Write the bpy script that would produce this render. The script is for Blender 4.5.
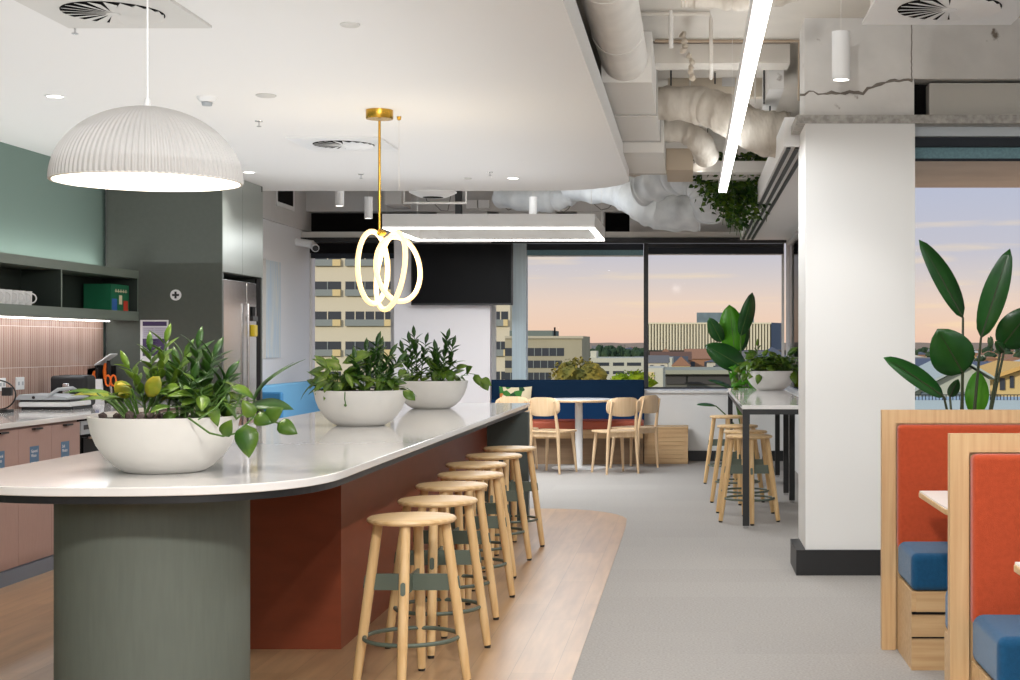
import bpy, math, random
from mathutils import Vector, Matrix, noise as mnoise
# ------------------------------------------------------------------ camera, sky, lights
for o in list(bpy.data.objects): bpy.data.objects.remove(o)
S = bpy.context.scene
COL = S.collection
F = 1500.0; VX, VY, CH = 690.0, 345.0, 1.36
cam = bpy.data.cameras.new('camera'); camo = bpy.data.objects.new('camera', cam); COL.objects.link(camo)
camo.location = (0, 0, CH); camo.rotation_euler = (math.pi/2, 0, 0)
cam.sensor_width = 36; cam.lens = 36*F/1020
cam.shift_x = -(VX-510)/1020; cam.shift_y = (VY-340)/1020
cam.clip_start = 0.05; cam.clip_end = 5000
S.camera = camo
S.view_settings.view_transform = 'Standard'; S.view_settings.look = 'None'
S.view_settings.gamma = 1; S.view_settings.use_curve_mapping = False
S.view_settings.exposure = 0.0

w = bpy.data.worlds.new('sky'); S.world = w; w.use_nodes = True
nt = w.node_tree; N = nt.nodes; Lk = nt.links; N.clear()
tc = N.new('ShaderNodeTexCoord'); sp = N.new('ShaderNodeSeparateXYZ'); Lk.new(tc.outputs['Generated'], sp.inputs[0])
ramp = N.new('ShaderNodeValToRGB'); Lk.new(sp.outputs['Z'], ramp.inputs[0])
def lin(c):
    f = lambda v: v/12.92 if v <= .04045 else ((v+.055)/1.055)**2.4
    return tuple(f(x/255.0) for x in c)
R_ = ramp.color_ramp
stops = [(0.0, (228,190,170)), (0.010, (232,198,174)), (0.028, (226,202,186)), (0.045, (206,196,194)), (0.062, (190,188,198)), (0.10, (180,184,202)), (0.3, (168,180,205)), (1.0, (150,170,205))]
R_.elements[0].position = stops[0][0]; R_.elements[0].color = (*lin(stops[0][1]), 1)
R_.elements[1].position = stops[1][0]; R_.elements[1].color = (*lin(stops[1][1]), 1)
for p, c in stops[2:]:
    e = R_.elements.new(p); e.color = (*lin(c), 1)
mp = N.new('ShaderNodeMapping'); mp.inputs['Scale'].default_value = (5, 5, 60); Lk.new(tc.outputs['Generated'], mp.inputs[0])
nz = N.new('ShaderNodeTexNoise'); nz.inputs['Scale'].default_value = 1.6; nz.inputs['Detail'].default_value = 5; Lk.new(mp.outputs[0], nz.inputs['Vector'])
cr = N.new('ShaderNodeValToRGB'); Lk.new(nz.outputs['Fac'], cr.inputs[0])
cr.color_ramp.elements[0].position = .56; cr.color_ramp.elements[0].color = (0,0,0,1)
cr.color_ramp.elements[1].position = .78; cr.color_ramp.elements[1].color = (.6,.6,.6,1)
mx = N.new('ShaderNodeMixRGB'); Lk.new(cr.outputs[0], mx.inputs[0]); Lk.new(ramp.outputs[0], mx.inputs[1]); mx.inputs[2].default_value = (*lin((250,222,170)), 1)
bg = N.new('ShaderNodeBackground'); bg.inputs[1].default_value = 1.12; Lk.new(mx.outputs[0], bg.inputs[0])
wo = N.new('ShaderNodeOutputWorld'); Lk.new(bg.outputs[0], wo.inputs[0])

def lamp(kind, name, loc, energy, color=(1,1,1), rot=(0,0,0), **kw):
    l = bpy.data.lights.new(name, kind); l.energy = energy; l.color = color
    for k, v in kw.items(): setattr(l, k, v)
    o = bpy.data.objects.new(name, l); COL.objects.link(o); o.location = loc; o.rotation_euler = rot
    return o
def aim(o, target):
    o.rotation_euler = (Vector(target)-o.location).to_track_quat('-Z', 'Y').to_euler()
sun = lamp('SUN', 'evening_sun', (0,0,30), 2.2, (1,.92,.80), angle=math.radians(1))
sun.rotation_euler = Vector((.62,.74,-.30)).to_track_quat('-Z','Y').to_euler()
WARM = (1,.97,.94); NEUT = (.93,.97,1); COOL = (.86,.93,1)
# key luminaire just behind / above the camera: throws the counter-top shadow on the island
key = lamp('AREA', 'key_ceiling_luminaire', (-.3, 1.9, 2.64), 95, (1,.97,.93), shape='SQUARE', size=.22)
aim(key, (-.9, 7.0, .3))
# unseen area lamps added behind the camera to even out the brightness
for x, y, e in ((-2.9,-1.2,60), (.6,-1.5,45), (3.3,-.8,50)):
    a = lamp('AREA', 'rear_fill', (x, y, 2.6), e, NEUT, shape='RECTANGLE', size=1.6, size_y=1.6); aim(a, (x*.6, 8, 1.2))
# unseen up-facing area lamps added to brighten the ceilings
for n_, x, y, z, sx, sy, e in (('island_ceiling_fill',-2.6,7.2,2.0,3.2,10.5,62),('corridor_ceiling_fill',.265,7.7,2.70,.06,9.0,20),('frame_ceiling_fill',-1.86,14.8,2.6,1.9,1.6,30),('front_ceiling_fill',-2.0,-1.0,1.6,4.0,3.0,45)):
    lamp('AREA', n_, (x,y,z), e, NEUT, (math.pi,0,0), shape='RECTANGLE', size=sx, size_y=sy)
# unseen area lamp added over the booths to brighten that side
for x, y, e in ((3.0,5.0,34),):
    a = lamp('AREA', 'booth_fill', (x, y, 2.9), e, NEUT, shape='RECTANGLE', size=1.5, size_y=2.5)

# ------------------------------------------------------------------ materials
MATS = {}
def mat(name, rgb, rough=.5, metal=0, spec=.5, var=0, vscale=6, bump=0, bscale=40, emit=None, estr=0, stretch=None, rgb2=None, trans=0, bdist=.01, coat=0, sheen=0):
    if name in MATS: return MATS[name]
    m = bpy.data.materials.new(name); m.use_nodes = True
    nt = m.node_tree; p = nt.nodes['Principled BSDF']; L = nt.links
    c = lin(rgb)
    p.inputs['Base Color'].default_value = (*c, 1); p.inputs['Roughness'].default_value = rough
    p.inputs['Metallic'].default_value = metal; p.inputs['Specular IOR Level'].default_value = spec
    p.inputs['Coat Weight'].default_value = coat; p.inputs['Sheen Weight'].default_value = sheen
    if var or rgb2 or bump:
        t = nt.nodes.new('ShaderNodeTexCoord'); mpn = nt.nodes.new('ShaderNodeMapping'); L.new(t.outputs['Object'], mpn.inputs[0])
        if stretch: mpn.inputs['Scale'].default_value = stretch
    if var or rgb2:
        n = nt.nodes.new('ShaderNodeTexNoise'); n.inputs['Scale'].default_value = vscale; n.inputs['Detail'].default_value = 4
        L.new(mpn.outputs[0], n.inputs['Vector'])
        r = nt.nodes.new('ShaderNodeValToRGB'); L.new(n.outputs['Fac'], r.inputs[0])
        r.color_ramp.elements[0].position = .35; r.color_ramp.elements[1].position = .66
        if rgb2: c2 = lin(rgb2); a = c
        else: a = tuple(v*(1-var) for v in c); c2 = tuple(min(1, v*(1+var)) for v in c)
        r.color_ramp.elements[0].color = (*a, 1); r.color_ramp.elements[1].color = (*c2, 1)
        L.new(r.outputs[0], p.inputs['Base Color'])
    if bump:
        n2 = nt.nodes.new('ShaderNodeTexNoise'); n2.inputs['Scale'].default_value = bscale; n2.inputs['Detail'].default_value = 3
        L.new(mpn.outputs[0], n2.inputs['Vector'])
        bn = nt.nodes.new('ShaderNodeBump'); bn.inputs['Strength'].default_value = bump; bn.inputs['Distance'].default_value = bdist
        L.new(n2.outputs['Fac'], bn.inputs['Height']); L.new(bn.outputs[0], p.inputs['Normal'])
    if emit:
        p.inputs['Emission Color'].default_value = (*lin(emit), 1); p.inputs['Emission Strength'].default_value = estr
    if trans:
        tr = nt.nodes.new('ShaderNodeBsdfTranslucent'); ms = nt.nodes.new('ShaderNodeMixShader'); ms.inputs[0].default_value = trans
        src = p.inputs['Base Color']
        if src.is_linked: L.new(src.links[0].from_socket, tr.inputs['Color'])
        else: tr.inputs['Color'].default_value = (*c, 1)
        L.new(p.outputs[0], ms.inputs[1]); L.new(tr.outputs[0], ms.inputs[2]); L.new(ms.outputs[0], nt.nodes['Material Output'].inputs[0])
    MATS[name] = m; return m
def wood(name, a, b, axis='z', scale=5, rough=.45):
    st = {'x': (.12,3,3), 'y': (3,.12,3), 'z': (3,3,.12)}[axis]
    return mat(name, a, rough, rgb2=b, vscale=scale*2, stretch=tuple(v*2 for v in st))

def glass_mat():
    m = bpy.data.materials.new('clear_glass'); m.use_nodes = True; nt = m.node_tree; nt.nodes.clear()
    o = nt.nodes.new('ShaderNodeOutputMaterial'); t = nt.nodes.new('ShaderNodeBsdfTransparent'); t.inputs[0].default_value = (.985,.99,.99,1)
    g = nt.nodes.new('ShaderNodeBsdfGlossy'); g.inputs['Roughness'].default_value = .02
    fr = nt.nodes.new('ShaderNodeFresnel'); fr.inputs[0].default_value = 1.02
    mm = nt.nodes.new('ShaderNodeMixShader'); nt.links.new(fr.outputs[0], mm.inputs[0]); nt.links.new(t.outputs[0], mm.inputs[1]); nt.links.new(g.outputs[0], mm.inputs[2]); nt.links.new(mm.outputs[0], o.inputs[0])
    return m
GLASS = glass_mat()

def brick_mat(name, c1, c2, mortar, axes, bw, rh, msize, offset=0, rough=.25, spec=.5):
    m = bpy.data.materials.new(name); m.use_nodes = True; nt = m.node_tree; L = nt.links; p = nt.nodes['Principled BSDF']
    t = nt.nodes.new('ShaderNodeTexCoord'); s = nt.nodes.new('ShaderNodeSeparateXYZ'); L.new(t.outputs['Object'], s.inputs[0])
    c = nt.nodes.new('ShaderNodeCombineXYZ'); L.new(s.outputs[axes[0]], c.inputs[0]); L.new(s.outputs[axes[1]], c.inputs[1])
    b = nt.nodes.new('ShaderNodeTexBrick'); L.new(c.outputs[0], b.inputs['Vector'])
    b.offset = offset; b.inputs['Scale'].default_value = 1; b.inputs['Brick Width'].default_value = bw; b.inputs['Row Height'].default_value = rh
    b.inputs['Mortar Size'].default_value = msize; b.inputs['Mortar Smooth'].default_value = .1
    b.inputs['Color1'].default_value = (*lin(c1),1); b.inputs['Color2'].default_value = (*lin(c2),1); b.inputs['Mortar'].default_value = (*lin(mortar),1)
    L.new(b.outputs['Color'], p.inputs['Base Color']); p.inputs['Roughness'].default_value = rough; p.inputs['Specular IOR Level'].default_value = spec
    return m, b, p, L, nt

M_CEIL = mat('white_plaster', (231,230,229), .9, spec=.2)
M_WHITE = mat('white_paint', (226,225,223), .7, spec=.3)
M_WALLW = mat('pale_wall_paint', (226,226,228), .7, spec=.3)
M_SLAB = mat('painted_soffit', (205,198,188), .9, spec=.2, var=.05, vscale=2)
def concrete():
    m = mat('raw_concrete', (206,203,199), .9, spec=.2, var=.10, vscale=2.2, bump=.25, bscale=18)
    nt = m.node_tree; L = nt.links; p = nt.nodes['Principled BSDF']
    t = nt.nodes.new('ShaderNodeTexCoord'); n = nt.nodes.new('ShaderNodeTexNoise'); n.inputs['Scale'].default_value = 7; n.inputs['Detail'].default_value = 8
    L.new(t.outputs['Object'], n.inputs['Vector'])
    r = nt.nodes.new('ShaderNodeValToRGB'); r.color_ramp.elements[0].position = .66; r.color_ramp.elements[1].position = .72
    r.color_ramp.elements[0].color = (0,0,0,1); r.color_ramp.elements[1].color = (1,1,1,1); L.new(n.outputs['Fac'], r.inputs[0])
    mxn = nt.nodes.new('ShaderNodeMixRGB'); src = p.inputs['Base Color'].links[0].from_socket
    L.new(r.outputs[0], mxn.inputs[0]); L.new(src, mxn.inputs[1]); mxn.inputs[2].default_value = (*lin((120,110,100)),1); L.new(mxn.outputs[0], p.inputs['Base Color'])
    return m
M_CONC = concrete()
M_GREY = mat('grey_paint', (202,200,198), .8, spec=.2, var=.04, vscale=3)
M_DUCT = mat('duct_paint', (222,217,210), .65, spec=.3, var=.05, vscale=5, bump=.15, bscale=12)
M_FLEX = mat('wrapped_duct', (204,196,184), .7, spec=.25, rgb2=(176,166,153), vscale=4, bump=1.0, bscale=5, bdist=.05, stretch=(1.6,1,.7))
M_GALV = mat('pale_duct_metal', (214,210,204), .5, spec=.4)
M_BLACK = mat('black_metal', (22,22,24), .45)
M_DARK = mat('dark_void', (26,24,24), .9, spec=.1)
M_BLIND = mat('charcoal_blind', (52,56,62), .8, spec=.2)
M_TEAL = mat('teal_blind', (118,150,158), .8, spec=.2, var=.12, vscale=60)
M_SAGE = mat('sage_wall_paint', (118,138,130), .8, spec=.3)
M_TOWER = mat('dark_sage_laminate', (84,88,82), .55, spec=.35, var=.03, vscale=30)
M_SHELF = mat('sage_laminate', (112,122,112), .5, spec=.4)
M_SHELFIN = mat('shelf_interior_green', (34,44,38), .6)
M_DOOR = mat('satin_sage_door', (158,164,158), .3, metal=.35)
M_STEEL = mat('brushed_steel', (200,200,200), .16, metal=1)
M_PINK = mat('dusty_pink_laminate', (176,144,134), .5, spec=.4, var=.04, vscale=40, stretch=(6,6,.4))
M_KICK = mat('blue_grey_kick', (108,118,134), .35)
M_STONE = mat('polished_white_stone', (226,223,220), .07, spec=.55, var=.012, vscale=20)
M_RUST = mat('rust_laminate', (132,64,40), .38, spec=.4, var=.06, vscale=6, stretch=(1,1,3))
M_GREENP = mat('grey_green_panel', (72,80,76), .5)
M_CYL = mat('grey_green_drum', (100,106,98), .6, spec=.3, var=.04, vscale=60, stretch=(1,1,.1))
M_OAK = wood('pale_oak', (204,170,126), (188,150,106), 'z', 4)
M_OAKX = wood('pale_oak_x', (204,170,126), (188,150,106), 'x', 4)
M_STOOL = wood('stool_ash', (224,190,140), (208,168,114), 'z', 4, .4)
M_STOOLX = wood('stool_seat_ash', (222,190,144), (204,166,116), 'x', 4, .4)
M_CHAIR = wood('pale_birch', (226,196,158), (214,180,140), 'z', 3, .4)
M_SGREEN = mat('stool_green_steel', (88,98,86), .5)
M_ORANGE = mat('burnt_orange_fabric', (172,70,40), .95, spec=.1, var=.06, vscale=70, bump=.3, bscale=300, sheen=.2)
M_BLUE = mat('petrol_blue_fabric', (22,74,110), .9, spec=.15, var=.08, vscale=70, bump=.3, bscale=300, sheen=.2)
M_NAVY = mat('navy_fabric', (20,42,66), .9, spec=.1, bump=.2, bscale=200)
M_SKYBLUE = mat('light_blue_fabric', (104,156,190), .85, spec=.2)
M_GOLD = mat('brushed_brass', (205,158,62), .25, metal=1)
M_BOWL = mat('matt_white_fibreclay', (208,205,200), .55, spec=.35, var=.03, vscale=7)
M_SOIL = mat('dark_soil', (48,36,28), .95, bump=.8, bscale=60)
M_LEAF = mat('leaf_green', (52,92,26), .35, spec=.5, rgb2=(112,140,42), vscale=9, trans=.25)
M_LEAFD = mat('leaf_dark_green', (32,66,24), .35, spec=.5, rgb2=(62,98,34), vscale=9, trans=.18)
M_LEAFY = mat('leaf_yellow_green', (110,140,36), .4, rgb2=(206,180,60), vscale=12, trans=.3)
M_LEAFS = mat('broad_leaf_green', (24,72,26), .3, rgb2=(36,92,32), vscale=6, trans=.2)
M_LEAFB = mat('bright_leaf_green', (104,176,40), .35, rgb2=(74,150,34), vscale=6, trans=.5)  # colour raised to give the rear plant's leaf a backlit look
M_STEM = mat('green_stem', (72,104,40), .5)
M_STEMD = mat('dark_stem', (50,58,34), .5)
M_LED = mat('led_diffuser', (255,255,255), .5, emit=(255,252,246), estr=7)
M_LEDW = mat('warm_led_tube', (255,236,200), .5, emit=(255,208,128), estr=1.55)
M_DL = mat('downlight_glow', (255,255,255), .5, emit=(255,248,236), estr=6)
M_SHADEIN = mat('shade_inner_glow', (255,248,235), .6, emit=(255,240,214), estr=.9)  # bulb light on the inside of the shade put in as emission
M_TVS = mat('tv_screen', (6,6,8), .45, spec=.12)
M_CHROME = mat('chrome', (210,210,212), .12, metal=1)
M_PAPER = mat('white_paper', (232,230,232), .6)
M_PURPLE = mat('purple_print', (72,54,98), .6)
M_LILAC = mat('lilac_print', (200,194,212), .6)
M_LABEL = mat('blue_sticker', (84,118,150), .5)
M_PLASTW = mat('white_plastic', (230,230,230), .35)
M_PLASTG = mat('grey_plastic', (170,174,178), .4)
M_ORP = mat('orange_plastic', (235,110,30), .4)
M_TERRA = mat('terracotta', (190,120,84), .8)

# ------------------------------------------------------------------ mesh builder
def P(px, py, D): return Vector(((px-VX)*D/F, D, CH-(py-VY)*D/F))
class B:
    def __init__(s): s.v = []; s.f = []
    def box(s, x0, x1, y0, y1, z0, z1):
        n = len(s.v)
        s.v += [(x0,y0,z0),(x1,y0,z0),(x1,y1,z0),(x0,y1,z0),(x0,y0,z1),(x1,y0,z1),(x1,y1,z1),(x0,y1,z1)]
        s.f += [tuple(n+i for i in q) for q in ((3,2,1,0),(4,5,6,7),(0,1,5,4),(1,2,6,5),(2,3,7,6),(3,0,4,7))]
        return s
    def prism(s, poly, z0, z1):
        n = len(s.v); k = len(poly)
        s.v += [(x,y,z0) for x,y in poly]+[(x,y,z1) for x,y in poly]
        s.f.append(tuple(n+i for i in reversed(range(k)))); s.f.append(tuple(n+k+i for i in range(k)))
        for i in range(k):
            j = (i+1)%k; s.f.append((n+i,n+j,n+k+j,n+k+i))
        return s
    def prism_y(s, poly, y0, y1):       # poly in (x,z)
        n = len(s.v); k = len(poly)
        s.v += [(x,y0,z) for x,z in poly]+[(x,y1,z) for x,z in poly]
        s.f.append(tuple(n+i for i in range(k))); s.f.append(tuple(n+k+i for i in reversed(range(k))))
        for i in range(k):
            j = (i+1)%k; s.f.append((n+j,n+i,n+k+i,n+k+j))
        return s
    def prism_x(s, poly, x0, x1):       # poly in (y,z)
        n = len(s.v); k = len(poly)
        s.v += [(x0,y,z) for y,z in poly]+[(x1,y,z) for y,z in poly]
        s.f.append(tuple(n+i for i in reversed(range(k)))); s.f.append(tuple(n+k+i for i in range(k)))
        for i in range(k):
            j = (i+1)%k; s.f.append((n+i,n+j,n+k+j,n+k+i))
        return s
    def tube(s, pts, r, n=12, closed=False, caps=True):
        pts = [Vector(p) for p in pts]; k = len(pts)
        rr = r if isinstance(r, (list,tuple)) else [r]*k
        base = len(s.v); prev = None
        for i, p in enumerate(pts):
            if closed: d = pts[(i+1)%k]-pts[i-1]
            else: d = pts[min(i+1,k-1)]-pts[max(i-1,0)]
            d.normalize()
            if prev is None:
                u = d.cross(Vector((0,0,1)));
                if u.length < .1: u = d.cross(Vector((1,0,0)))
            else: u = prev - d*prev.dot(d)
            u.normalize(); prev = u; vv = d.cross(u)
            for j in range(n):
                a = 2*math.pi*j/n; s.v.append(tuple(p+(u*math.cos(a)+vv*math.sin(a))*rr[i]))
        m = k if closed else k-1
        for i in range(m):
            for j in range(n):
                a = base+i*n+j; b_ = base+i*n+(j+1)%n; c = base+((i+1)%k)*n+(j+1)%n; d_ = base+((i+1)%k)*n+j
                s.f.append((a,b_,c,d_))
        if caps and not closed:
            s.f.append(tuple(base+j for j in reversed(range(n)))); s.f.append(tuple(base+(k-1)*n+j for j in range(n)))
        return s
    def cyl(s, p0, p1, r0, r1=None, n=24): return s.tube([p0,p1], [r0, r0 if r1 is None else r1], n)
    def lathe(s, prof, c=(0,0,0), n=48, rfun=None, caps=True):
        base = len(s.v); k = len(prof)
        for i,(r,z) in enumerate(prof):
            for j in range(n):
                a = 2*math.pi*j/n; q = rfun(r,z,j,i) if rfun else r
                s.v.append((c[0]+q*math.cos(a), c[1]+q*math.sin(a), c[2]+z))
        for i in range(k-1):
            for j in range(n):
                s.f.append((base+i*n+j, base+i*n+(j+1)%n, base+(i+1)*n+(j+1)%n, base+(i+1)*n+j))
        if caps and prof[0][0] > 1e-4: s.f.append(tuple(base+j for j in reversed(range(n))))
        if caps and prof[-1][0] > 1e-4: s.f.append(tuple(base+(k-1)*n+j for j in range(n)))
        return s
    def leaf(s, base, d, up, L, W, bend=.15, fold=.15, n=6, shape=.85, wav=0, peak=1.0):
        d = Vector(d).normalized(); up = Vector(up); up = (up-d*up.dot(d))
        if up.length < 1e-3: up = d.orthogonal()
        up.normalize(); side = d.cross(up); base = Vector(base); b0 = len(s.v)
        for i in range(n+1):
            t = i/n; ww = W*.5*max(0.02, math.sin(math.pi*min(1,max(0,t**peak)))**shape)
            c = base + d*(L*t) - up*(bend*L*t*t)
            wv = wav*W*math.sin(i*2.2)
            s.v += [tuple(c-side*ww+up*(fold*ww+wv)), tuple(c), tuple(c+side*ww+up*(fold*ww-wv))]
        for i in range(n):
            a = b0+3*i; s.f += [(a,a+1,a+4,a+3),(a+1,a+2,a+5,a+4)]
        return s
    def blob(s, c, r, seed=0, amp=.25, sub=2, sc=1.5):
        import bmesh
        bm = bmesh.new(); bmesh.ops.create_icosphere(bm, subdivisions=sub, radius=1)
        n = len(s.v); r = (r,r,r) if not isinstance(r,(tuple,list)) else r
        for v in bm.verts:
            k = 1+amp*mnoise.noise(v.co*sc+Vector((seed*7.3,seed*3.1,seed)))*2
            s.v.append((c[0]+v.co.x*r[0]*k, c[1]+v.co.y*r[1]*k, c[2]+v.co.z*r[2]*k))
        for f in bm.faces: s.f.append(tuple(n+v.index for v in f.verts))
        bm.free(); return s
    def build(s, name, m, parent=None, smooth=False, bevel=0, seg=2, solid=0, sub=0):
        if parent is not None:
            q = parent; off = Vector((0,0,0))
            while q is not None: off += q.location; q = q.parent
        else:
            xs = [v[0] for v in s.v]; ys = [v[1] for v in s.v]; zs = [v[2] for v in s.v]
            off = Vector(((min(xs)+max(xs))/2, (min(ys)+max(ys))/2, min(zs)))
        me = bpy.data.meshes.new(name); me.from_pydata([tuple(Vector(v)-off) for v in s.v], [], s.f)
        me.materials.append(m); me.update()
        import bmesh
        bm = bmesh.new(); bm.from_mesh(me); bmesh.ops.remove_doubles(bm, verts=bm.verts, dist=1e-6) if not solid else None
        if not solid: bmesh.ops.recalc_face_normals(bm, faces=bm.faces)
        bm.to_mesh(me); bm.free()
        if smooth:
            for p in me.polygons: p.use_smooth = True
        o = bpy.data.objects.new(name, me); COL.objects.link(o)
        if parent is None: o.location = off
        else: o.parent = parent
        if bevel:
            md = o.modifiers.new('bevel','BEVEL'); md.width = bevel; md.segments = seg; md.limit_method = 'ANGLE'
            for p in me.polygons: p.use_smooth = True
            md.harden_normals = True
        if solid:
            md = o.modifiers.new('solid','SOLIDIFY'); md.thickness = solid
        if sub:
            md = o.modifiers.new('sub','SUBSURF'); md.levels = sub; md.render_levels = sub
        if smooth and not sub and not bevel:
            try: me.set_sharp_from_angle(angle=math.radians(40))
            except Exception: pass
        return o
def tag(o, label, cat, group=None, kind=None):
    o['label'] = label; o['category'] = cat
    if group: o['group'] = group
    if kind: o['kind'] = kind
    return o
def thing(name, loc, label, cat, group=None):
    o = bpy.data.objects.new(name, None); COL.objects.link(o); o.location = loc; o.empty_display_size = .1
    return tag(o, label, cat, group)
def struct(o, label=None):
    o['kind'] = 'structure'
    if label: o['label'] = label; 
    return o
def copy_tree(o, parent=None):
    c = o.copy(); COL.objects.link(c); c.parent = parent
    for ch in [q for q in KIDS.get(o.name, [])]:
        copy_tree(ch, c)
    return c
KIDS = {}
def index_kids(o):
    KIDS[o.name] = list(o.children)
    for c in o.children: index_kids(c)
def rrect(x0,x1,y0,y1,r,n=6):
    pts = []
    for cx,cy,a0 in ((x1-r,y0+r,-90),(x1-r,y1-r,0),(x0+r,y1-r,90),(x0+r,y0+r,180)):
        for i in range(n+1):
            a = math.radians(a0+90*i/n); pts.append((cx+r*math.cos(a), cy+r*math.sin(a)))
    return pts

# ------------------------------------------------------------------ setting: floors, walls, ceilings
XL = -4.6; YB = -4.0; YR = 18.2; XR = 1.14; XB = 5.0; ZS = 3.3; ZC = 2.716
def floor_mats():
    m = mat('grey_carpet', (166,161,156), .8, spec=.3, rgb2=(148,144,140), vscale=90)
    nt = m.node_tree; L = nt.links; p = nt.nodes['Principled BSDF']
    t = nt.nodes.new('ShaderNodeTexCoord'); b = nt.nodes.new('ShaderNodeTexBrick'); L.new(t.outputs['Object'], b.inputs['Vector'])
    b.offset = .5; b.inputs['Scale'].default_value = 1; b.inputs['Brick Width'].default_value = 1.0; b.inputs['Row Height'].default_value = .5; b.inputs['Mortar Size'].default_value = .0
    b.inputs['Color1'].default_value = (.96,.96,.96,1); b.inputs['Color2'].default_value = (1.02,1.02,1.02,1)
    mu = nt.nodes.new('ShaderNodeMixRGB'); mu.blend_type = 'MULTIPLY'; mu.inputs[0].default_value = 1
    src = p.inputs['Base Color'].links[0].from_socket; L.new(src, mu.inputs[1]); L.new(b.outputs['Color'], mu.inputs[2]); L.new(mu.outputs[0], p.inputs['Base Color'])
    m2, b2, p2, L2, nt2 = brick_mat('timber_look_vinyl', (170,134,98), (184,148,110), (142,110,80), ('Y','X'), 1.2, .18, .0012, .37, .33, .9)
    t2 = nt2.nodes.new('ShaderNodeTexCoord'); mm = nt2.nodes.new('ShaderNodeMapping'); mm.inputs['Scale'].default_value = (9,.8,1); L2.new(t2.outputs['Object'], mm.inputs[0])
    n2 = nt2.nodes.new('ShaderNodeTexNoise'); n2.inputs['Scale'].default_value = 2; n2.inputs['Detail'].default_value = 6; L2.new(mm.outputs[0], n2.inputs['Vector'])
    r2 = nt2.nodes.new('ShaderNodeValToRGB'); L2.new(n2.outputs['Fac'], r2.inputs[0]); r2.color_ramp.elements[0].position = .3; r2.color_ramp.elements[1].position = .7
    r2.color_ramp.elements[0].color = (.78,.76,.74,1); r2.color_ramp.elements[1].color = (1.1,1.1,1.1,1)
    mu2 = nt2.nodes.new('ShaderNodeMixRGB'); mu2.blend_type = 'MULTIPLY'; mu2.inputs[0].default_value = 1
    L2.new(b2.outputs['Color'], mu2.inputs[1]); L2.new(r2.outputs[0], mu2.inputs[2]); L2.new(mu2.outputs[0], p2.inputs['Base Color'])
    return m, m2
M_CARPET, M_VINYL = floor_mats()
struct(B().box(XL,XB,YB,YR,-.2,0).build('floor', M_CARPET), 'grey carpet tile floor')
poly = [(XL,YB),(-.48,YB),(-.48,11.2)]
for i in range(1,9):
    a = math.radians(90*i/8); poly.append((-1.2+.72*math.cos(a), 11.55+.9*math.sin(a)))
poly += [(XL,12.5)]
struct(B().prism(poly, 0.0, .003).build('floor', M_VINYL), 'timber look vinyl floor with a rounded corner')
# suspended white ceiling with a rounded far corner
poly = [(XL,YB),(-.5,YB),(-.5,12.3)]
for i in range(1,11):
    a = math.radians(90*i/10); poly.append((-1.3+.8*math.cos(a), 12.3+.9*math.sin(a)))
poly += [(XL,13.2)]
struct(B().prism(poly, ZC, ZC+.15).build('ceiling', M_CEIL), 'suspended white plaster ceiling')
struct(B().box(XL,XB,YB,YR+.3,ZS,ZS+.2).build('ceiling', M_SLAB), 'painted concrete slab soffit above')
struct(B().box(XL-.2,XL,YB,11.8,0,ZS).build('wall_left', M_SAGE), 'sage green kitchen wall')
struct(B().box(XL-.2,XL,11.8,YR+.2,0,2.72).build('wall_left', M_WALLW), 'white wall beyond the fridge tower')
struct(B().box(XL-.2,XL+.03,11.8,YR+.2,2.72,ZS).build('wall_left', M_GREY), 'grey bulkhead above the white wall')
struct(B().box(XL-.2,XB+.2,YB-.2,YB,0,ZS).build('wall_back', M_WHITE))
struct(B().box(XB,XB+.2,YB,9.3,0,ZS).build('wall_right', M_WHITE))
# concrete header over the rear windows, with dark openings
struct(B().box(XL,XR+.1,17.85,18.3,2.95,ZS).build('wall_rear', M_GREY), 'grey concrete header')
b = B()
segs = [(-4.6,-4.5),(-3.08,-2.95),(-2.95,-2.3),(-2.28,-1.7),(-1.50,-1.18),(-.95,-.66),(-.5,1.2)]
for x0,x1 in ((-3.02,-2.42),(-2.28,-1.60),(-1.35,-1.02),(-.72,1.2)): b.box(x0,x1,17.88,18.25,2.70,2.95)
struct(b.build('wall_rear', M_GREY), 'grey infill panels between dark openings')
struct(B().box(XL,XR,18.1,18.25,2.70,2.95).build('wall_rear', M_DARK), 'dark openings below the header')
struct(B().box(XL,XR,17.75,18.3,2.63,2.70).build('trim_1', M_GALV), 'pale ledge under the header')
# low wall, sill and skirting under the rear windows
struct(B().box(XL,XR,17.6,18.15,0,.82).build('wall_rear', M_WHITE), 'white wall under the rear windows')
struct(B().box(XL,XR,17.56,18.2,.80,.83).build('trim_2', M_WHITE), 'white window sill')
struct(B().box(-.9,XR,17.58,17.6,0,.12).build('baseboard_rear', M_BLACK))
# rear windows
wf = B(); 
for x0,x1 in ((-.56,-.505),): wf.box(x0,x1,18.14,18.2,.83,2.63)
wf.box(XL,XR,18.14,18.2,.83,.85); wf.box(XL,XR,18.14,18.2,2.6,2.63)
win = struct(wf.build('window_1', M_BLACK), 'black framed rear window wall')
fw = B()
for x0,x1 in ((XL,-4.58),(-3.62,-3.56),(-2.42,-2.35),(-2.13,-2.10),(XR-.03,XR)): fw.box(x0,x1,18.14,18.2,.85,2.6)
fw.build('pale_mullion', M_GALV, win)
for x0,x1 in ((-4.56,-3.62),(-2.38,-2.13),(-2.10,-.56),(-.505,XR-.04)):
    B().box(x0,x1,18.165,18.175,.85,2.6).build('pane', GLASS, win)
# pale blue-white column between panes
struct(B().box(P(513,0,18).x,P(527,0,18).x,17.9,18.1,.83,2.63).build('trim_3', mat('pale_blue_column', (190,206,212), .5, var=.06, vscale=4, stretch=(10,10,.3))), 'pale blue white mullion column')
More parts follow.
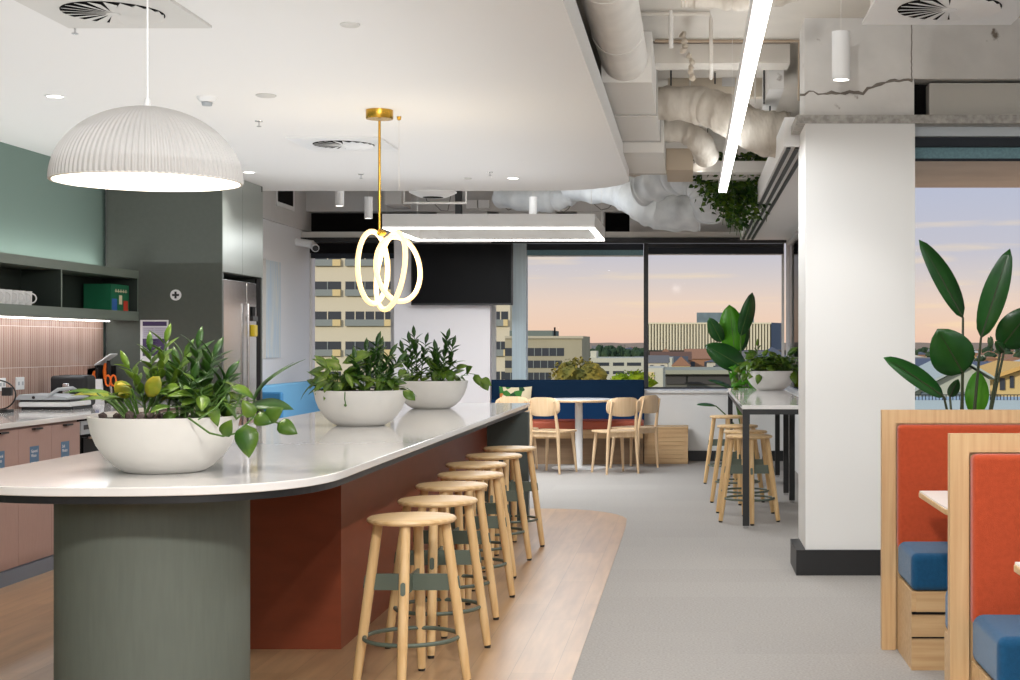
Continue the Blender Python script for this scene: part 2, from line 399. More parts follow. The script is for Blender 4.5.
# white partition carrying the television
struct(B().box(P(394,0,17.3).x,P(490,0,17.3).x,17.3,17.42,0,2.60).build('wall_partition', mat('partition_white', (226,222,224), .6)), 'white partition behind the television')
# blinds
def blind(name, x0, x1, y, z0, z1, m, label):
    o = B().box(x0,x1,y,y+.03,z0,z1).build(name, m)
    return tag(o, label, 'blind')
struct(B().box(XL,XR,17.72,17.95,2.575,2.63).build('trim_4', M_BLACK), 'black pelmet over the rear windows')
t = thing('roller_blind', (P(578,0,18).x,18.0,2.45), 'rolled down strip of blind over the left sunset pane, charcoal with teal lower edge', 'blind', None)
x0,x1 = -2.6,-.56
B().box(x0,x1,17.97,18.06,2.50,2.575).build('cassette', M_BLIND, t); B().box(x0,x1,18.0,18.01,2.43,2.50).build('fabric', M_TEAL, t); B().box(x0,x1,17.995,18.015,2.42,2.435).build('bottom_rail', M_GALV, t)
t = thing('roller_blind', (.3,18.0,2.45), 'charcoal roller blind over the right hand rear pane', 'blind')
B().box(-.5,XR-.02,17.97,18.06,2.53,2.575).build('cassette', M_BLACK, t); B().box(-.5,XR-.02,18.0,18.01,2.45,2.53).build('fabric', M_BLIND, t); B().box(-.5,XR-.02,17.995,18.015,2.44,2.452).build('bottom_rail', M_GALV, t)
t = thing('roller_blind', (-4.1,18.0,2.45), 'dark roller blind over the narrow left pane facing the cream building', 'blind')
B().box(-4.55,-3.45,17.95,18.03,2.46,2.575).build('cassette', M_DARK, t); B().box(-4.55,-3.45,18.0,18.01,2.40,2.46).build('fabric', M_BLIND, t)

# corridor side wall with glazing
struct(B().box(XR,XR+.15,9.3,18.3,0,.83).build('wall_corridor', M_WHITE), 'low white wall under the side glazing')
struct(B().box(XR,XR+.15,9.3,18.3,2.6,ZS).build('wall_corridor', M_WHITE))
wf = B()
for y in (9.4,11.6,13.8,15.8,18.1): wf.box(XR+.02,XR+.08,y-.03,y+.03,.83,2.6)
wf.box(XR+.02,XR+.08,9.4,18.1,.83,.86); wf.box(XR+.02,XR+.08,9.4,18.1,2.56,2.6)
win = struct(wf.build('window_2', mat('pale_frame',(205,205,205),.5)), 'side glazing of the corridor')
for y in (9.4,11.6,13.8,15.8): 
    y1 = {9.4:11.6,11.6:13.8,13.8:15.8,15.8:18.1}[y]
    B().box(XR+.045,XR+.055,y+.03,y1-.03,.86,2.56).build('pane', GLASS, win)
# slotted soffit on the right of the corridor
struct(B().box(.59,XR,9.35,17.7,2.6,2.78).build('ceiling', M_CEIL), 'lowered white soffit strip')
t = thing('slot_diffuser', (.68,13.3,2.585), 'long black three slot air diffuser in the lowered soffit beside the white column', 'air diffuser')
for i,x in enumerate((.605,.66,.715)): B().box(x,x+.026,9.4,17.5,2.588,2.6).build('slot', M_BLACK, t)
# white column
struct(B().box(P(805.5,0,8.87).x,P(915,0,8.87).x,8.87,9.45,.15,2.67).build('wall_column', M_WHITE), 'wide white column')
struct(B().box(P(796,0,8.87).x,P(915,0,8.87).x,8.85,9.36,0,.15).build('baseboard_column', M_BLACK), 'black plinth of the white column')
# beam above the booths
b = B(); b.box(.68,XB,8.9,9.3,2.94,ZS); b.box(.68,1.33,8.9,9.3,2.72,2.94)
struct(b.build('wall_beam', M_CONC), 'rough concrete beam over the column')
cb = B(); rc = random.Random(2)
cb.tube([P(800+i*4.5, 93-7*max(0,(i-14)/10)+rc.uniform(-2,2)-(6 if i>14 else 0), 8.9) for i in range(26)], [rc.uniform(.003,.012) for i in range(26)], 6)
cb.tube([P(911.5+rc.uniform(-.4,.4), 20+i*3.2, 8.9) for i in range(20)], .0035, 5)
struct(cb.build('wall_beam_crack', mat('crack_grey',(120,112,104),.9)), 'jagged cracks in the concrete beam')
struct(B().box(1.33,XB,9.1,9.3,2.72,2.94).build('wall_beam', M_DARK))
t = B().box(1.43,3.2,8.96,9.09,2.73,2.925).build('infill_panel', mat('panel_beige',(196,192,184),.7)); struct(t); t.name = 'trim_5'
struct(B().box(.63,XB,8.86,9.34,2.67,2.72).build('trim_6', mat('perforated_rail',(178,174,168),.5,rgb2=(140,136,130),vscale=30)), 'perforated metal rail under the beam')
# booth window wall (frontal) right of the column
struct(B().box(1.33,XB,9.2,9.4,0,.8).build('wall_booth', M_WHITE))
wf = B()
for x in (1.345,3.1,4.97): wf.box(x-.025,x+.025,9.2,9.26,.8,2.67)
wf.box(1.33,XB,9.2,9.26,.8,.84)
win = struct(wf.build('window_3', mat('aluminium_frame',(176,190,188),.4)), 'window behind the booths')
B().box(1.37,3.075,9.225,9.235,.84,2.6).build('pane', GLASS, win); B().box(3.125,4.945,9.225,9.235,.84,2.6).build('pane', GLASS, win)
struct(B().box(1.33,XB,9.0,9.12,P(0,136,9).z,2.67).build('trim_7', mat('pelmet_grey',(186,192,196),.5)), 'pale grey pelmet')
t = thing('roller_blind', (3.1,9.1,2.5), 'roller blind rolled up over the booth window, charcoal roll above teal fabric', 'blind')
B().box(1.34,XB-.02,9.05,9.15,P(0,147.5,9.1).z,P(0,136,9.1).z).build('cassette', M_BLIND, t); B().box(1.34,XB-.02,9.1,9.11,P(0,159,9.1).z,P(0,147,9.1).z).build('fabric', M_TEAL, t)
B().box(1.34,XB-.02,9.095,9.115,P(0,161,9.1).z,P(0,158.6,9.1).z).build('bottom_rail', M_BLIND, t)
# ------------------------------------------------------------------ island
IX0, IX1, IYC, IY1 = -2.58, -1.27, 5.56, 11.9
ICX = (IX0+IX1)/2; IA = (IX1-IX0)/2
def island_outline(inset=0):
    pts = []; a = IA-inset; bb = .72-inset
    for i in range(41):
        th = math.pi + math.pi*i/40; c, s = math.cos(th), math.sin(th); n = 2/2.6
        pts.append((ICX+a*math.copysign(abs(c)**n, c), IYC+bb*math.copysign(abs(s)**n, s)))
    return pts+[(IX1-inset, IY1-inset),(IX0+inset, IY1-inset)]
isl = thing('kitchen_island', (ICX, 8.5, 0), 'long kitchen island with polished white top, rust body and grey green drum', 'kitchen island')
B().prism(island_outline(), .87, .90).build('worktop', M_STONE, isl, bevel=.004)
B().prism(island_outline(.012), .845, .87).build('substrate', M_BLACK, isl)
B().cyl((ICX-.012,5.42,0),(ICX-.012,5.42,.845),.334,n=72).build('drum', M_CYL, isl, smooth=True)
B().box(IX0+.35,-1.556,6.69,11.5,.0,.845).build('body', M_RUST, isl)
B().box(IX0+.03,IX1+.03,11.5,11.6,0,.845).build('end_panel', M_GREENP, isl)

# ------------------------------------------------------------------ bar stools
def make_stool(loc, label, group):
    t = thing('bar_stool', loc, label, 'stool', group); x,y,z = loc; t.location = (0,0,0)
    prof = [(0,.644),(.150,.644),(.172,.648),(.178,.657),(.176,.664),(.168,.669),(.10,.6685),(0,.668)]
    B().lathe(prof, n=48).build('seat', M_STOOLX, t, smooth=True)
    for k in range(4):
        a = math.pi/2*k
        top = Vector((.135*math.cos(a), .135*math.sin(a), .645)); bot = Vector((.222*math.cos(a), .222*math.sin(a), .012))
        pts = [top.lerp(bot, i/6) for i in range(7)]
        b = B().tube(pts, [.0195,.0205,.021,.021,.0205,.0195,.017], 16)
        leg = b.build('leg', M_STOOL, t, smooth=True)
        B().cyl((bot.x*1.0,bot.y*1.0,0),(bot.x,bot.y,.013),.014,.0155,n=14).build('rubber_foot', M_BLACK, leg, smooth=True)
        m_ = top.lerp(bot, (.645-.405)/.633); o_ = Vector((math.cos(a),math.sin(a),0))
        q = B(); c = m_+o_*.0195
        sd = Vector((-math.sin(a), math.cos(a), 0)); dn = (bot-top).normalized()
        pts = []
        for i in range(16):
            th = 2*math.pi*i/16; pts.append((sd*math.cos(th)*.010, -dn*(.016*(1 if math.sin(th)>0 else -1)+math.sin(th)*.010)))
        n0 = len(q.v)
        for off in (0,.004):
            for u,v_ in pts: q.v.append(tuple(c+u+v_+o_*off))
        q.f.append(tuple(range(16))); q.f.append(tuple(range(31,15,-1)))
        for i in range(16): j=(i+1)%16; q.f.append((j,i,16+i,16+j))
        q.build('bracket_cap', M_SGREEN, t)
    rr = .167
    for nm, bx in (('crossbar',(-rr,rr,-.005,.005)),('crossbar',(-.005,.005,-rr,rr))):
        B().box(bx[0],bx[1],bx[2],bx[3],.372,.438).build(nm, M_SGREEN, t)
    ring = [(.188*math.cos(2*math.pi*i/40), .188*math.sin(2*math.pi*i/40), .185) for i in range(40)]
    B().tube(ring, .0085, 10, closed=True).build('foot_ring', M_SGREEN, t, smooth=True)
    t.location = loc
    return t
island_stools = [(-1.118,6.03),(-1.13,6.72),(-1.18,7.43),(-1.178,8.05),(-1.247,8.74),(-1.234,9.44),(-1.215,10.1)]
ordn = ['nearest the camera','second from the camera','third from the camera','middle one of the seven','fifth from the camera','sixth from the camera','farthest, beside the dark end panel']
proto = make_stool((island_stools[0][0],island_stools[0][1],.003), 'round ash bar stool at the island, '+ordn[0], 'bar stools along the island')
index_kids(proto)
random.seed(4)
for i,(x,y) in enumerate(island_stools[1:]):
    c = copy_tree(proto); c.location = (x,y,.003); c.rotation_euler.z = math.radians([2,-4,5,-3,3,-2][i])
    c['label'] = 'round ash bar stool at the island, '+ordn[i+1]
ht = [(.456,11.52,3),(.447,12.12,-5),(.41,12.95,4),(.37,14.7,0)]
on = ['nearest, beside the front black leg','second from the camera','third from the camera','farthest, partly hidden']
for i,(x,y,a) in enumerate(ht):
    c = copy_tree(proto); c.location = (x,y,0); c.rotation_euler.z = math.radians(a)
    c['label'] = 'ash bar stool at the black framed high table, '+on[i]; c['group'] = 'bar stools at the high table'

# ------------------------------------------------------------------ high tables
def high_table(y0, y1, label, legs):
    t = thing('high_table', (.66,(y0+y1)/2,0), label, 'table', 'high tables by the corridor glazing')
    B().box(.385,.93,y0,y1,.884,.914).build('tabletop', M_STONE, t, bevel=.003)
    b = B(); b.box(.39,.925,y0+.01,y0+.05,.845,.884); b.box(.39,.925,y1-.05,y1-.01,.845,.884); b.box(.39,.43,y0+.05,y1-.05,.845,.884); b.box(.885,.925,y0+.05,y1-.05,.845,.884)
    b.build('frame', M_BLACK, t)
    for x,y in legs:
        l = B().box(x-.024,x+.024,y-.024,y+.024,.02,.846).build('leg', M_BLACK, t)
        B().cyl((x,y,0),(x,y,.021),.02,n=16).build('levelling_foot', M_CHROME, l, smooth=True)
    return t
high_table(11.1,13.2,'near high table with white top and black square legs beside the white column',[(.415,11.135),(.90,11.135),(.50,13.16),(.88,12.95)])
high_table(13.22,15.5,'far high table with white top and black legs carrying the planter bowl',[(.87,13.6),(.415,15.45),(.90,15.45)])

# ------------------------------------------------------------------ planters
BOWL = [(0,0),(.125,0),(.14,.004),(.17,.022),(.205,.055),(.235,.10),(.253,.145),(.262,.19),(.264,.203),(.254,.203),(.252,.19),(.243,.15),(.20,.11),(0,.10)]
def bowl_parts(t, c, s=1.0):
    pr = [(r*s,z*s) for r,z in BOWL[:-2]]+[(.235*s,.165*s)]
    B().lathe(pr, c=c, n=72).build('bowl', M_BOWL, t, smooth=True)
    B().lathe([(0,.196*s),(.12*s,.198*s),(.252*s,.193*s),(.238*s,.165*s)], c=c, n=40).build('soil', M_SOIL, t, smooth=True)
def zz(bs, bl, base, H, lean, rnd, L=.075, W=.034, n=9):
    base = Vector(base); pts = []
    lean = Vector(lean)
    for i in range(9):
        u = i/8; pts.append(base+Vector((0,0,H*u))+lean*(u*u))
    bs.tube(pts, [.006*(1-.6*i/8) for i in range(9)], 6)
    for i in range(n):
        u = .22+.76*i/(n-1); k = u*8; j = min(7,int(k)); p = pts[j].lerp(pts[j+1], k-j)
        ax = (pts[j+1]-pts[j]).normalized(); a = rnd.uniform(0,.8)+i*math.pi*.93
        sd = Vector((math.cos(a),math.sin(a),0)); d = (sd*.75+ax*rnd.uniform(.5,1.0))
        l = L*rnd.uniform(.8,1.2)*(1-.2*u)
        bl.leaf(p, d, ax*.8+Vector((0,0,.3)), l, W*rnd.uniform(.75,1.0), bend=.12, fold=.3, n=5, shape=.9, peak=.85)
    bl.leaf(pts[-1], pts[-1]-pts[-2], Vector((0,-1,.2)), L*.9, W*.8, n=4, shape=.9)
def clump(bs, bl, c, R, H, n, rnd, L=.09, W=.055, out=.8, ylim=None):
    c = Vector(c)
    for i in range(n):
        a = rnd.uniform(0,2*math.pi); el = rnd.uniform(.15,1.25)
        d = Vector((math.cos(a)*math.cos(el), math.sin(a)*math.cos(el), math.sin(el)))
        e = c+Vector((d.x*R, d.y*R, d.z*H))*rnd.uniform(.45,1.0)
        mid = c.lerp(e,.5)+Vector((0,0,.02)); bs.tube([c+Vector((d.x*R*.15,d.y*R*.15,-.01)), mid, e], .0022, 5)
        ld = Vector((d.x*out, d.y*out, rnd.uniform(-.5,.5))); up = Vector((rnd.uniform(-.4,.4), rnd.uniform(-.8,.1), 1))
        bl.leaf(e, ld, up, L*rnd.uniform(.7,1.2), W*rnd.uniform(.8,1.2), bend=rnd.uniform(.1,.45), fold=.2, n=5, peak=.75)
def vine(bs, bl, pts, rnd, L=.075, W=.055, every=1):
    pts = [Vector(p) for p in pts]; bs.tube(pts, .0028, 6)
    for i in range(1,len(pts),every):
        d = (pts[i]-pts[i-1]).normalized(); s = Vector((rnd.uniform(-.6,.6), -.5, rnd.uniform(-.9,.3)))
        bl.leaf(pts[i], d*.5+s*.8, Vector((rnd.uniform(-.3,.3),-1,.5)), L*rnd.uniform(.7,1.1), W*rnd.uniform(.8,1.1), bend=.2, fold=.2, n=5, peak=.7)
def planter(c, label, seed, recipe, s=1.0, group='white bowl planters on the island'):
    t = thing('bowl_planter', c, label, 'planter', group); c = Vector(c); rnd = random.Random(seed)
    bowl_parts(t, c, s); bs, bl, by = B(), B(), B(); recipe(t, c, rnd, bs, bl, by)
    st = bs.build('stems', M_STEM, t, smooth=True)
    if bl.v: bl.build('foliage', M_LEAF, t, smooth=True, solid=.0006)
    if by.v: by.build('yellow_foliage', M_LEAFY, t, smooth=True, solid=.0006)
    return t
def rec1(t, c, rnd, bs, bl, by):
    z = c.z+.175
    bd = B()
    for dx,dy,h,lx,ly in ((.09,.03,.27,.02,0),(.06,.06,.20,-.03,0),(.12,.0,.24,.05,.02),(.03,.05,.17,-.03,.02),(.15,.03,.16,.06,0),(.09,-.05,.15,.03,-.02),(.11,.08,.20,.02,.03)):
        zz(bs, bd, (c.x+dx,c.y+dy,z), h, (lx,ly,0), rnd, .095, .036, 15)
    bd.build('dark_upright_foliage', M_LEAFD, t, smooth=True, solid=.0006)
    for dx,dy,h,lx in ((-.02,-.02,.29,.03),(-.05,.02,.26,-.01),(0,.03,.24,.06),(-.06,-.02,.2,-.06)):
        zz(bs, bl, (c.x+dx,c.y+dy,z), h, (lx,0,0), rnd, .085, .032, 15)
    for i in range(16):
        a = rnd.uniform(0,6.28); d = Vector((math.cos(a)*.55-.2, math.sin(a)*.6, rnd.uniform(.45,1.0)))
        st = Vector((c.x-.08+.03*math.cos(a), c.y-.05, z)); e = st+d*rnd.uniform(.09,.15); bs.tube([st, st.lerp(e,.5)+Vector((0,0,.01)), e], .004, 6)
        (by if i%3==0 else bl).leaf(e, Vector((d.x*1.1,d.y,d.z*.25)), (rnd.uniform(-.3,.3),-.4,1), rnd.uniform(.08,.12), .03, bend=.25, fold=.3, n=5)
    # two rounded yellow leaves towards the camera
    by.leaf((c.x-.075,c.y-.12,z+.10), (-.5,-.2,.5), (-.3,-1,.3), .078, .06, bend=.1, fold=.08, n=6, shape=.6)
    by.leaf((c.x-.015,c.y-.13,z+.10), (.35,-.2,.55), (.1,-1,.3), .09, .062, bend=.1, fold=.08, n=6, shape=.6)
    clump(bs, bl, (c.x+.16,c.y-.03,z+.02), .17, .16, 46, rnd, .085, .048)
    # spathe leaf arching over the right
    bd2 = B(); q = c+Vector((.22,0,.16))
    bs.tube([q, q+Vector((.05,0,.10)), q+Vector((.07,-.01,.15))], .004, 6)
    q3 = c+Vector((.33,-.02,.24)); bs.tube([q, q.lerp(q3,.5), q3], .004, 6)
    bd2.leaf(q3, (.15,-.05,1), (-1,-.5,.5), .19, .05, bend=.85, fold=.2, n=12)
    bd2.leaf(q3+Vector((-.02,-.02,.0)), (1,-.2,.15), (0,-.5,1), .17, .085, bend=.25, fold=.15, n=8)
    bd2.leaf(q3, (-.05,.1,1), (-1,-.6,.3), .16, .045, bend=.95, fold=.2, n=12)
    bd2.leaf(q+Vector((.0,.0,.05)), (-.1,.1,1), (-.2,-1,.3), .15, .05, bend=.2, fold=.2, n=8)
    bd2.build('long_arching_leaves', M_LEAFD, t, smooth=True, solid=.0006)
    # trailing vine with a heart leaf
    v = [c+Vector(p) for p in ((.16,-.22,.205),(.20,-.25,.185),(.25,-.27,.155),(.30,-.28,.145),(.345,-.28,.155),(.375,-.27,.185),(.40,-.26,.21),(.44,-.26,.20),(.48,-.25,.19))]
    bs.tube(v, .0035, 6); 
    for i,(dx,dz,L) in enumerate(((.3,.5,.07),(.15,-1,.115),(.7,-.2,.07),(.6,.4,.08),(1,-.5,.08),(-.4,.7,.07))):
        p = v[[3,5,6,7,8,6][i]]; bl.leaf(p, (dx,-.25,dz), (0.1,-1,.25), L, L*.72, bend=.15, fold=.15, n=6, peak=.7)
    bs.tube([c+Vector((.2,-.24,.2)), c+Vector((.25,-.2,.24)), c+Vector((.27,-.16,.28))], .003, 6)
    sb = B()
    for i in range(9): sb.blob((c.x-.17+.026*i+rnd.uniform(-.01,.01), c.y-.13+rnd.uniform(-.03,.05), c.z+.202+rnd.uniform(0,.008)), rnd.uniform(.010,.019), seed=i, amp=.15, sub=1)
    sb.build('clay_pebbles', mat('dark_pebble',(58,44,40),.7), t, smooth=True)
planter((-1.912,5.46,.90), 'white bowl planter nearest the camera with yellow green leaves and a trailing heart leaf vine', 11, rec1)
def rec2(t, c, rnd, bs, bl, by):
    z = c.z+.175
    bd = B()
    for dx,h,lx in ((.02,.24,.0),(.05,.28,.04),(.08,.25,.02),(.10,.22,.07),(.13,.18,.08),(.0,.19,-.02)):
        zz(bs, bd, (c.x+dx,c.y+rnd.uniform(-.06,.06),z), h, (lx,0,0), rnd, .10, .036, 15)
    bd.build('dark_upright_foliage', M_LEAFD, t, smooth=True, solid=.0006)
    clump(bs, bl, (c.x-.12,c.y-.02,z+.02), .15, .19, 70, rnd, .11, .048)
    clump(bs, bl, (c.x+.17,c.y-.06,z+.02), .11, .11, 26, rnd, .085, .048)
    bl.leaf((c.x+.28,c.y-.2,z+.03), (.8,-.3,-.5), (0,-.8,.6), .09, .06, bend=.2)
    bl.leaf((c.x-.1,c.y-.02,z+.18), (.8,-.2,.35), (-.2,-.7,.6), .19, .09, bend=.15, fold=.2)
    bl.leaf((c.x-.1,c.y-.02,z+.14), (-.8,-.2,.5), (.2,-.7,.6), .15, .085, bend=.4, fold=.2)
    bl.leaf((c.x-.15,c.y-.05,z+.06), (-1,-.2,-.05), (.0,-.5,1), .14, .04, bend=.4, fold=.2)
    bs.tube([(c.x-.03,c.y-.26,c.z+.2),(c.x-.03,c.y-.27,c.z+.16),(c.x-.025,c.y-.268,c.z+.13)], .003, 6); bs.blob((c.x-.025,c.y-.268,c.z+.125), .009, sub=1)
planter((-1.888,8.6,.90), 'white bowl planter, middle of the three on the island, with bushy dark green leaves', 22, rec2)
def rec3(t, c, rnd, bs, bl, by):
    z = c.z+.175
    bd = B()
    for dx,h,lx in ((-.14,.30,-.02),(-.11,.34,-.02),(-.08,.29,.03),(-.16,.24,-.04),(.03,.22,0),(.09,.32,.03),(.12,.27,.03),(.06,.24,-.02)):
        zz(bs, bd, (c.x+dx,c.y+rnd.uniform(-.06,.06),z), h, (lx,0,0), rnd, .10, .038, 15)
    bd.build('dark_upright_foliage', M_LEAFD, t, smooth=True, solid=.0006)
    clump(bs, bl, (c.x+.06,c.y-.03,z+.02), .16, .16, 44, rnd, .10, .055)
    clump(bs, bl, (c.x-.15,c.y-.06,z+.02), .10, .14, 14, rnd, .09, .055)
    v = [c+Vector(p) for p in ((.2,-.1,.2),(.27,-.12,.26),(.33,-.12,.25),(.38,-.12,.22))]
    vine(bs, bl, v, rnd, .10, .065); bl.leaf(v[-1], (.4,-.2,-.7), (0,-1,.2), .10, .075, peak=.7)
planter((-1.875,10.88,.90), 'white bowl planter farthest along the island with tall upright green stems', 33, rec3)
def rec4(t, c, rnd, bs, bl, by):
    z = c.z+.16
    clump(bs, bl, (c.x-.1,c.y-.02,z+.01), .18, .21, 80, rnd, .12, .07)
    clump(bs, bl, (c.x+.12,c.y-.02,z+.01), .18, .21, 80, rnd, .12, .07)
    for q in ((-.25,-.13,.17),(-.12,-.22,.16),(.2,-.16,.16)): bl.leaf(c+Vector(q), (q[0],-.3,-.5), (0,-1,.5), .11, .07, peak=.7)
    vine(bs, bl, [c+Vector(p) for p in ((-.2,-.05,.2),(-.28,-.05,.2),(-.33,-.05,.12),(-.36,-.05,.03))], rnd, .11, .07)
    zz(bs, bl, (c.x-.13,c.y,z), .28, (.0,0,0), rnd, .08, .03, 8)
planter((.80,14.9,.914), 'white bowl planter full of glossy leaves on the high table behind the white column', 44, rec4, .94, None)

# ------------------------------------------------------------------ strelitzia plants
def big_leaf(b, bs, base, tip, root, W, up, bend=.05, fold=.22, peak=.9, n=12):
    base, tip, root = Vector(base), Vector(tip), Vector(root)
    d = tip-base; b.leaf(base, d, up, d.length, W, bend=bend, fold=fold, n=n, shape=.6, peak=peak)
    mid = root.lerp(base,.55)+Vector((0,0,.03)); bs.tube([root, root.lerp(mid,.5), mid, base], [.013,.011,.009,.006], 8)
    bs.tube([base, base.lerp(tip,.5)-Vector(up).normalized()*bend*d.length*.25, base.lerp(tip,.9)-Vector(up).normalized()*bend*d.length*.8], [.006,.004,.001], 6)
def pot_round(t, c, r, h, m):
    B().lathe([(r*.78,0),(r*.8,.005),(r,h),(r*.94,h),(r*.92,h-.05),(0,h-.05)], c=c, n=48).build('pot', m, t, smooth=True)
    B().lathe([(0,h-.03),(r*.92,h-.045)], c=c, n=32).build('soil', M_SOIL, t, smooth=True)
c = Vector((1.42,7.75,0))
t = thing('potted_strelitzia', c, 'tall bird of paradise plant with dark paddle leaves behind the right hand booth', 'potted plant')
pot_round(t, c, .22, .42, M_PLASTW)
bs = B(); lv = B(); lb = B(); root = c+Vector((0,0,.38))
D = 7.7
def pp(x,y,d=D): return P(x,y,d)
leafs = [((963,318),(922,239),7.75,.14,(.5,-1,.3)), ((981,338),(1009,249),7.6,.13,(-.35,-1,.1)), ((963,373),(938,330),7.5,.22,(-.3,-1,.2)),
         ((944,397),(886,356),7.45,.125,(-.3,-.8,.8)), ((1001,347),(1033,308),7.7,.2,(.4,-1,.3)), ((1004,352),(996,342),7.7,.05,(0,-1,0)), ((950,397),(958,380),7.9,.06,(0,-1,.2))]
for (b0,t0,d,W,up) in leafs: big_leaf(lv, bs, pp(b0[0],b0[1],d), pp(t0[0],t0[1],d-.1), root+Vector((random.uniform(-.05,.05),random.uniform(-.05,.05),0)), W, up)
big_leaf(lb, bs, pp(975,416,7.85), pp(978,371,7.85), root, .13, (.1,-1,0))
lv.build('leaves', M_LEAFS, t, smooth=True, solid=.001); lb.build('bright_leaf', M_LEAFB, t, smooth=True, solid=.001); bs.build('stalks', M_STEMD, t, smooth=True)
c = Vector((.62,16.3,0))
t = thing('potted_strelitzia', c, 'bird of paradise plant with large bright green leaf beyond the high table', 'potted plant')
pot_round(t, c, .19, .40, M_PLASTW)
bs = B(); lv = B(); lb = B(); root = c+Vector((-.04,0,.36)); D = 16.3
for (b0,t0,d,W,up) in (((740.5,336),(753,293),16.2,.17,(.35,-1,.1)), ((722,342),(709,318),16.3,.16,(-.3,-1,.2)), ((740,352),(747,325),16.5,.12,(.2,-1,0)),
        ((745,368),(706,345),16.2,.26,(-.2,-1,.3)), ((735,390),(709,379),16.1,.12,(-.2,-.5,1)), ((716,406),(697,404),16.1,.08,(0,-.5,1))):
    big_leaf(lv, bs, pp(b0[0],b0[1],d), pp(t0[0],t0[1],d-.1), root, W, up)
big_leaf(lb, bs, pp(735,354,16.3), pp(729,305,16.25), root, .29, (-.15,-1,.1), fold=.1)
for q in range(14):
    rnd = random.Random(q); a = rnd.uniform(0,6.28); p = pp(742+rnd.uniform(-10,12), 380+rnd.uniform(-14,12), 16.1)
    lb.leaf(p, (math.cos(a),-.3,math.sin(a)), (0,-1,.5), .13, .07, n=5, peak=.8); bs.tube([p, p.lerp(root,.4), root], .004, 6)
lv.build('leaves', M_LEAFS, t, smooth=True, solid=.001); lb.build('bright_leaves', M_LEAFB, t, smooth=True, solid=.001); bs.build('stalks', M_STEM, t, smooth=True)

# ------------------------------------------------------------------ booths
def soft_box(name, x0,x1,y0,y1,z0,z1,m,par,r=.03):
    return B().box(x0,x1,y0,y1,z0,z1).build(name, m, par, bevel=r, seg=4)
def booth(y, facing, x0, z_label, x1=2.35, panel=True):
    """y = front plane of the panel; seat projects towards facing (-1 = camera)"""
    t = thing('booth_bench', (1.6,y,0), z_label, 'booth bench', 'oak framed booth benches')
    th = .045
    if panel:
        fr = B(); ya, yb = (y, y+th)
        fr.box(x0,x0+.062,ya,yb,0,1.07); fr.box(x0+.062,x1,ya,yb,1.01,1.07); fr.box(x1-.062,x1,ya,yb,0,1.01)
        fr.build('frame', M_OAK, t); B().box(x0+.062,x1-.062,ya+.02,yb-.004,0,1.01).build('back_board', M_OAK, t)
    d = facing
    yy = sorted((y+(.0 if d<0 else th), y+(.0 if d<0 else th)+d*.06)); 
    if d < 0: soft_box('backrest', x0+.066,x1-.066,y-.05,y+.02,.45,1.006,M_ORANGE,t,.02)
    else: soft_box('backrest', x0+.066,x1-.066,y+th-.004,y+th+.06,.45,1.006,M_ORANGE,t,.02)
    s0 = y-.05 if d<0 else y+th+.06; s1 = y-.43 if d<0 else y+th+.43
    a, bq = min(s0,s1), max(s0,s1)
    if d<0: bq = y-.002
    else: a = y+th+.002
    soft_box('seat_cushion', x0+.068,x1-.066,a-(.0),bq,.33,.49,M_BLUE,t,.03)
    bb = B(); bb.box(x0+.07,x1-.07,a+.01,bq,0,.245); bb.box(x0+.07,x0+.09,a+.01,bq,.245,.33); bb.box(x0+.09,x1-.07,a+.005,a+.02,.245,.33) ; bb.build('base', M_OAKX, t)
    B().box(x0+.07,x1-.07,a+.003,a+.012,.235,.245).build('shadow_gap', M_DARK, t)
    B().box(x0+.07,x1-.07,a+.004,a+.012,.135,.14).build('shadow_gap', M_DARK, t)
    return t
booth(6.69,-1,.856,'oak framed booth bench with burnt orange back, behind the white booth table')
booth(4.89,-1,.848,'oak framed booth bench cut by the right edge of the photo, nearest the camera')
t = booth(4.937,1,.848,'booth bench facing away, blue cushion just showing left of the nearest panel',panel=False)
def booth_table(y0,y1,x0,label):
    t = thing('booth_table', (1.6,(y0+y1)/2,0), label, 'table', 'booth tables')
    c = .07; r = 2.28
    poly = [(x0+c,y0),(r,y0),(r,y1),(x0,y1),(x0,y0+c*2.5)]
    B().prism(poly,.722,.744).build('ply_edge', M_OAKX, t, bevel=.004); B().prism([(x+(.004 if x<1.5 else -.004),y) for x,y in poly],.744,.750).build('tabletop', mat('white_laminate',(232,228,222),.3), t)
    B().box(1.6,1.68,(y0+y1)/2-.04,(y0+y1)/2+.04,.01,.722).build('pedestal', M_BLACK, t); B().box(1.3,1.98,(y0+y1)/2-.2,(y0+y1)/2+.2,0,.012).build('base_plate', M_BLACK, t)
booth_table(5.46,6.28,.957,'white topped booth table with pale ply edge between the two booth benches')
booth_table(3.45,4.22,.91,'white topped booth table just poking in at the right edge of the photo')

# ------------------------------------------------------------------ dining nook
t = thing('banquette', (-1.5,17.4,0), 'low banquette under the rear window, navy back, rust seat and oak base', 'banquette')
xa, xb_ = P(488,0,17.4).x, P(644,0,17.4).x
soft_box('backrest', xa,xb_,17.44,17.56,.44,.955,M_NAVY,t,.02)
soft_box('lower_backrest', xa,xb_,17.40,17.44,.44,.72,mat('mid_navy_fabric',(24,58,98),.9,spec=.1),t,.015)
soft_box('seat_cushion', xa,xb_,16.98,17.46,.40,.50,mat('rust_vinyl',(176,84,58),.6),t,.03)
B().box(xa,xb_,17.0,17.52,.30,.40).build('seat_rail', M_OAKX, t)
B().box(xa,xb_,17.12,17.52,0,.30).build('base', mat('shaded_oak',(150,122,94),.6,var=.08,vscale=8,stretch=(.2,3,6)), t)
t = thing('timber_plinth', (-.26,17.3,0), 'low ribbed oak box at the right hand end of the banquette', 'box')
xa2, xb2 = xb_+.01, P(688,0,17.15).x
b = B()
